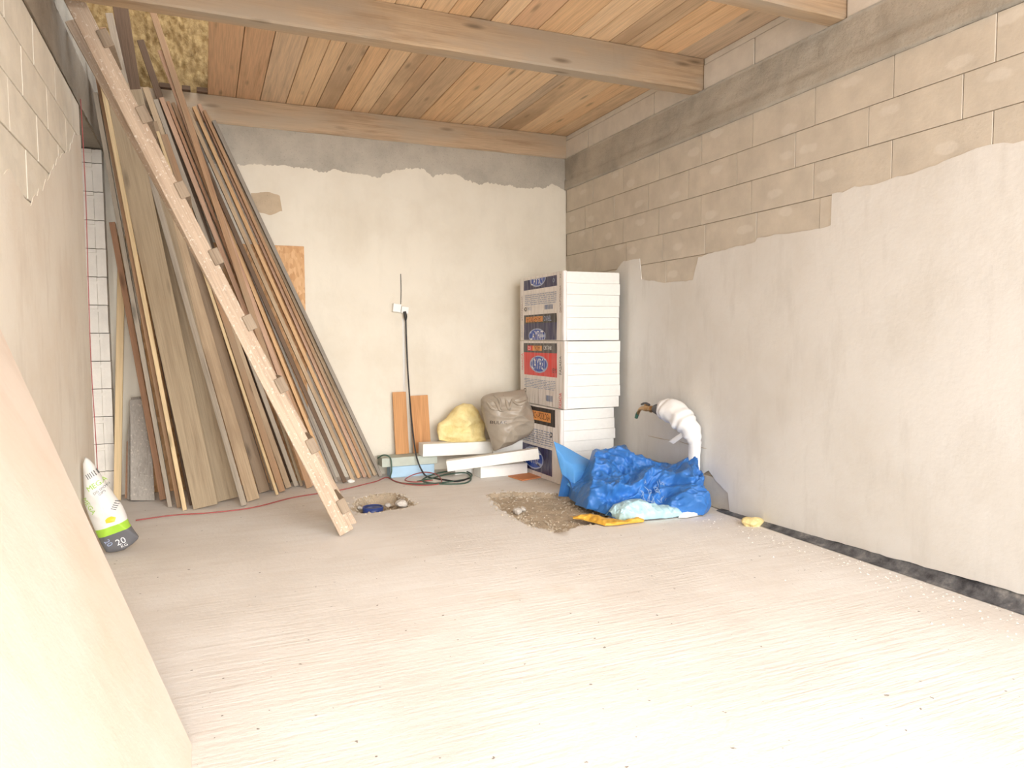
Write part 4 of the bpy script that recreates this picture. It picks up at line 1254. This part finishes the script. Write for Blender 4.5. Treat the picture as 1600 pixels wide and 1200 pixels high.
# ------------------------------------------------------------------ socket and cables
a = on_y(613, 475, YB - .03); b = on_y(638, 490, YB - .03)
so = empty('wall_socket', (a.x, YB, b.z), 'white surface socket box with a plug on the back wall', 'socket')
tl = Matrix.Rotation(.12, 4, 'Y')
link('socket_box', box_me('socket_box', .085, .05, .085, .006, segs=2), M['socket'], so, Matrix.Translation((a.x + .045, YB - .024, (a.z + b.z) / 2 + .008)) @ tl)
link('socket_box', box_me('socket_box', .075, .045, .07, .006, segs=2), M['socket'], so, Matrix.Translation((a.x + .128, YB - .022, (a.z + b.z) / 2 - .012)) @ tl)
link('plug', tube_me('plug', [(a.x + .12, YB - .05, b.z + .02), (a.x + .128, YB - .055, b.z - .03), (a.x + .13, YB - .05, b.z - .07)], [.016, .018, .009], 10), M['black'], so)
def cable(name, pts, r, mat, label, cat='cable', n=7, sp=6):
    o = link(name, tube_me(name, pts, r, n, sp), mat); return tag(o, label, cat)
f = lambda x, y, z=.008: on_z(x, y, z)
cp = [on_y(634, 496, YB - .045), on_y(635, 530, YB - .04), on_y(637, 575, 7.17), on_y(640, 620, 7.08), on_y(644, 665, 6.98), on_y(650, 710, 6.90), on_y(658, 733, 6.86), f(668, 745), f(690, 749), f(715, 752), f(733, 747)]
cable('power_cable', cp, .008, M['black'], 'black power cable hanging from the socket down to the coil on the floor')
gp = [f(583, 716, .2), f(600, 711, .22), f(609, 713, .21)]
gp = [on_y(590, 716, 7.0), on_y(600, 711, 6.93), on_y(610, 716, 6.92), on_y(612, 735, 6.9), f(611, 748), f(630, 755), f(665, 756), f(700, 753), f(730, 748), f(737, 741, .02), f(720, 735, .03), f(690, 738, .03), f(668, 745), f(660, 752), f(690, 756), f(725, 755), f(736, 748), f(728, 739, .03), f(700, 741, .02), f(672, 748), f(652, 752)]
cable('extension_cable', gp, .007, M['greencable'], 'dark green cable looped in a coil before the foam strips')
rp = [f(212, 813), f(270, 805), f(330, 801), f(395, 793), f(460, 777), f(530, 766), f(568, 757), f(588, 752), f(604, 746), f(618, 752), f(640, 757), f(670, 758), f(690, 754), f(683, 742, .03), f(665, 738, .04), f(645, 742, .03), f(633, 750), f(650, 753), f(676, 750)]
cable('extension_cable', rp, .005, M['redcable'], 'thin red cable trailing along the floor in front of the planks')
for (x, y) in ((632, 747), (676, 739), (688, 741)):
    pass

# ------------------------------------------------------------------ floor finds
p = on_z(584, 796, -.03)
pp = empty('floor_pipe', (p.x, p.y + .02, -.08), 'blue plastic pipe end sunk in the small broken hole in the floor', 'pipe')
c = Vector((p.x, p.y + .03, 0))
def ring_me(name, r0, r1, z0, z1, n=28):
    vs, fs = [], []
    for k in range(n):
        t = 2 * math.pi * k / n
        for (r, z) in ((r0, z0), (r0, z1), (r1, z1), (r1, z0)): vs.append((r * math.cos(t), r * math.sin(t), z))
    for k in range(n):
        for j in range(4): fs.append((k * 4 + j, ((k + 1) % n) * 4 + j, ((k + 1) % n) * 4 + (j + 1) % 4, k * 4 + (j + 1) % 4))
    return mesh(name, vs, fs, True)
link('pipe_body', ring_me('pipe_body', .075, .085, -.09, -.012), M['bluepipe'], pp, Matrix.Translation(c))
link('pipe_cap', ring_me('pipe_cap', .001, .076, -.03, -.018), M['bluepipe'], pp, Matrix.Translation(c))
stones = [((628, 790), .055, 'largest pale chunk of screed at the right end of the small floor hole'),
          ((606, 790), .03, 'pale stone beside the blue pipe end in the floor hole'),
          ((808, 801), .05, 'pale broken stone in the large floor pit, left of the blue tarpaulin'),
          ((817, 797), .035, 'second broken stone leaning behind the pale one in the large pit'),
          ((562, 794), .026, 'small stone left of the blue pipe end, by the ladder foot')]
for i, (px_, r, lab) in enumerate(stones):
    q = on_z(*px_, -.02)
    o = link('stone', stone_me(r, i * 3.3), M['stone'], None, Matrix.Translation((q.x, q.y, -.03 + r * .5)) @ Matrix.Rotation(.5 * i, 4, 'Z') @ Matrix.Rotation(.3, 4, 'X'))
    tag(o, lab, 'stone')
q = on_z(1176, 821)
o = link('foam_lump', stone_me(.075, 9.1, 3), M['pulump'], None, Matrix.Translation((q.x, q.y, .025))); tag(o, 'small yellow foam crumb on the floor by the black strip', 'foam lump')
q = on_z(550, 752); 
o = link('paper_scrap', stone_me(.035, 4.4, 2), M['eps'], None, Matrix.Translation((q.x - .02, q.y - .05, .012))); tag(o, 'small white scrap at the foot of the planks by the dark gap', 'scrap')

# ------------------------------------------------------------------ tarpaulin heap
def line(pxs, ys): return [on_y(*p, y) for p, y in zip(pxs, ys)]
def fline(pxs): return [on_z(*p, .006) for p in pxs]
tr = empty('tarpaulin', on_z(990, 790), 'crumpled bright blue tarpaulin heaped on the floor below the wrapped pipe', 'tarpaulin')
topm = line([(905, 748), (918, 728), (924, 708), (948, 704), (975, 699), (985, 716), (1005, 719), (1028, 727), (1048, 731), (1060, 724), (1075, 718), (1081, 745), (1084, 765), (1098, 780)], [5.5, 5.55, 5.6, 5.6, 5.6, 5.5, 5.4, 5.3, 5.2, 5.1, 5.0, 4.95, 4.9, 4.75])
botm = fline([(898, 789), (915, 797), (935, 800), (955, 806), (975, 806), (1000, 806), (1025, 806), (1050, 806), (1075, 806), (1098, 806), (1105, 801)])
link('tarp_body', drape_me('tarp_body', topm, botm, .09, 190, 100, .10, 3.0, .010, 5.0), M['tarp'], tr)
# upright flap on the left
topf = line([(865, 690), (880, 696), (897, 706), (914, 715), (932, 724)], [5.62, 5.62, 5.6, 5.58, 5.55])
botf = line([(878, 742), (886, 758), (897, 768), (912, 760), (934, 752)], [5.5, 5.44, 5.36, 5.38, 5.42])
def flap_me(name, top, bot, bulge, n=40, m=24, amp=.012, th=.008, seed=0):
    T = resample(top, n); B = resample(bot, n); vs = []; fs = []
    for side in (0, 1):
        for j in range(m):
            for i in range(n):
                t = j / (m - 1); p = B[i].lerp(T[i], t)
                q = p * 6 + Vector((seed, 0, 0))
                p = p + Vector((-.3, -.9, .2)) * (bulge * math.sin(math.pi * t) * math.sin(math.pi * i / (n - 1)) + amp * ridge(q, 1.0) ) + (Vector((.02, .9, 0)) * th if side else Vector())
                p.z = max(.004, p.z); vs.append(p)
    k = n * m
    for j in range(m - 1):
        for i in range(n - 1):
            a = j * n + i; fs.append((a, a + 1, a + n + 1, a + n)); fs.append((k + a, k + a + n, k + a + n + 1, k + a + 1))
    for i in range(n - 1):
        fs.append((i + 1, i, k + i, k + i + 1)); a = (m - 1) * n + i; fs.append((a, a + 1, k + a + 1, k + a))
    for j in range(m - 1):
        a = j * n; fs.append((a, a + n, k + a + n, k + a)); a = j * n + n - 1; fs.append((a + n, a, k + a, k + a + n))
    return mesh(name, vs, fs, True)
link('tarp_flap', flap_me('tarp_flap', topf, botf, .05, 50, 30, .03), M['tarp_pale'], tr)
topl = line([(879, 742), (886, 752), (897, 758), (910, 748), (924, 738), (938, 745)], [5.45, 5.42, 5.4, 5.45, 5.48, 5.45])
botl = fline([(882, 766), (890, 780), (905, 790), (925, 798), (950, 806), (962, 812)])
link('tarp_fold', drape_me('tarp_fold', topl, botl, .05, 80, 50, .05, 4.2, .006, 4.0, .08), M['tarp'], tr)
topr = line([(1050, 755), (1062, 728), (1077, 716), (1081, 740)], [4.95, 4.95, 4.93, 4.9])
botr = line([(1040, 775), (1055, 775), (1075, 772), (1082, 768)], [4.85, 4.85, 4.83, 4.83])
link('tarp_flap', flap_me('tarp_flap', topr, botr, .04, seed=3), M['tarp'], tr)
tv, tf_ = [], []
fr = bmesh.new()
me_all_v, me_all_f = [], []
for k in range(46):
    x = random.uniform(996, 1052); y = random.uniform(748, 792)
    Yt_ = 4.62 + (792 - y) * .004
    p0 = on_y(x, y, Yt_); p1 = p0 + Vector((random.uniform(-.04, .04), random.uniform(-.03, .01), random.uniform(-.10, -.02)))
    if p1.z < .01: p1.z = .01
    mid = (p0 + p1) / 2 + Vector((random.uniform(-.02, .02), -.015, .01))
    t_me = tube_me('t', [p0, mid, p1], .0016, 4, 3); b = len(me_all_v)
    me_all_v += [v.co.copy() for v in t_me.vertices]; me_all_f += [tuple(b + i for i in p.vertices) for p in t_me.polygons]
    bpy.data.meshes.remove(t_me)
fr.free()
o = link('frayed_threads', mesh('frayed_threads', me_all_v, me_all_f), M['thread'], tr); o['kind'] = 'stuff'
# pale cyan sheet and yellow rag in front of it
tc = line([(950, 800), (958, 789), (978, 782), (1000, 781), (1012, 790), (1030, 790), (1052, 790), (1062, 798)], [4.72, 4.72, 4.72, 4.7, 4.68, 4.66, 4.64, 4.6])
bc = fline([(955, 808), (966, 813), (985, 814), (1005, 813), (1030, 811), (1050, 809), (1064, 807)])
o = link('plastic_sheet', drape_me('plastic_sheet', tc, bc, .045, 110, 40, .04, 6, .006, 7.0, .05), M['cyan']); tag(o, 'pale cyan crumpled sheet lying in front of the blue tarpaulin', 'sheet')
tw = line([(1058, 800), (1070, 795), (1085, 797), (1094, 803)], [4.58, 4.56, 4.54, 4.52])
bw = fline([(1060, 809), (1072, 809), (1085, 807), (1095, 805)])
o = link('plastic_sheet', drape_me('plastic_sheet', tw, bw, .02, 30, 14, .012, 8, .004, 17.0, .04), M['sackw']); tag(o, 'small whitish grey sheet scrap at the right end of the cyan one', 'sheet')
ty = line([(893, 808), (906, 805), (922, 803), (945, 809), (975, 814), (997, 808), (1005, 812)], [4.84, 4.80, 4.74, 4.66, 4.58, 4.56, 4.53])
by = fline([(895, 811), (908, 812), (925, 816), (945, 822), (965, 821), (985, 818), (1005, 816)])
o = link('yellow_rag', drape_me('yellow_rag', ty, by, .025, 70, 20, .016, 9, .004, 2.0, .03), M['yellow']); tag(o, 'mustard yellow rag in front of the blue tarpaulin', 'rag')

# ------------------------------------------------------------------ wrapped pipe and tap
XP = 3.655
wp = empty('wrapped_pipe', on_x(1088, 783, XP), 'white wrapped water pipe bending up the right wall', 'pipe')
pts = [on_x(1088, 786, XP + .01), on_x(1086, 750, XP), on_x(1085, 715, XP), on_x(1085, 690, XP - .01), on_x(1079, 672, XP - .03), on_x(1068, 657, XP - .06), on_x(1053, 645, XP - .08), on_x(1038, 639, XP - .09)]
rad = [.036, .042, .046, .055, .085, .098, .100, .088]
def wobf(t, th):
    s = math.sin(t * 70 + 9 * noise.noise(Vector((t * 5, 3, 1))) + 1.6 * math.cos(th + t * 8)) if t > .4 else .3 * math.sin(t * 60)
    return 1 + .055 * s + .16 * noise.noise(Vector((t * 9, math.cos(th) * 1.5, math.sin(th) * 1.5)))
link('pipe_wrap', tube_me('pipe_wrap', pts, rad, 22, 14, True, wobf), M['wrap'], wp)
ft = [on_x(1075, 668, XP - .08), on_x(1078, 676, XP - .07), on_x(1052, 694, XP - .09), on_x(1045, 690, XP - .10)]
link('wrap_tail', flap_me('wrap_tail', [ft[0], ft[3]], [ft[1], ft[2]], .012, 20, 8, .006, .008), M['wrap'], wp)
tp = empty('water_tap', on_x(1010, 640, XP - .10), 'small brass water tap with green lever at the end of the white pipe', 'tap')
link('coupling', tube_me('coupling', [on_x(1040, 641, XP - .09), on_x(1032, 640, XP - .10), on_x(1024, 639, XP - .10)], [.062, .055, .038], 12, 4), M['iron'], tp)
link('tap_body', tube_me('tap_body', [on_x(1025, 640, XP - .10), on_x(1021, 640, XP - .10), on_x(1015, 638, XP - .10), on_x(1010, 638, XP - .10), on_x(1003, 638, XP - .10), on_x(999, 641, XP - .10), on_x(997, 647, XP - .10)], [.024, .018, .024, .028, .018, .015, .013], 12, 5), M['brass'], tp)
link('bonnet', tube_me('bonnet', [on_x(1009, 638, XP - .10), on_x(1009, 634.5, XP - .10), on_x(1009, 631, XP - .10)], [.020, .016, .010], 10, 3), M['brass'], tp)
link('handle', tube_me('handle', [on_x(1002, 632, XP - .10), on_x(1006, 630.5, XP - .10), on_x(1010, 630.5, XP - .10), on_x(1015, 632.5, XP - .10)], [.008, .011, .011, .008], 8, 3), M['iron'], tp)
link('hex_nut', tube_me('hex_nut', [on_x(1019, 639.5, XP - .10), on_x(1016, 639, XP - .10)], [.030, .030], 6, 1), M['brass'], tp)
link('lever', tube_me('lever', [on_x(997, 644, XP - .10), on_x(995.5, 648, XP - .10), on_x(994, 653, XP - .10)], [.014, .017, .015], 8, 3), M['green'], tp)
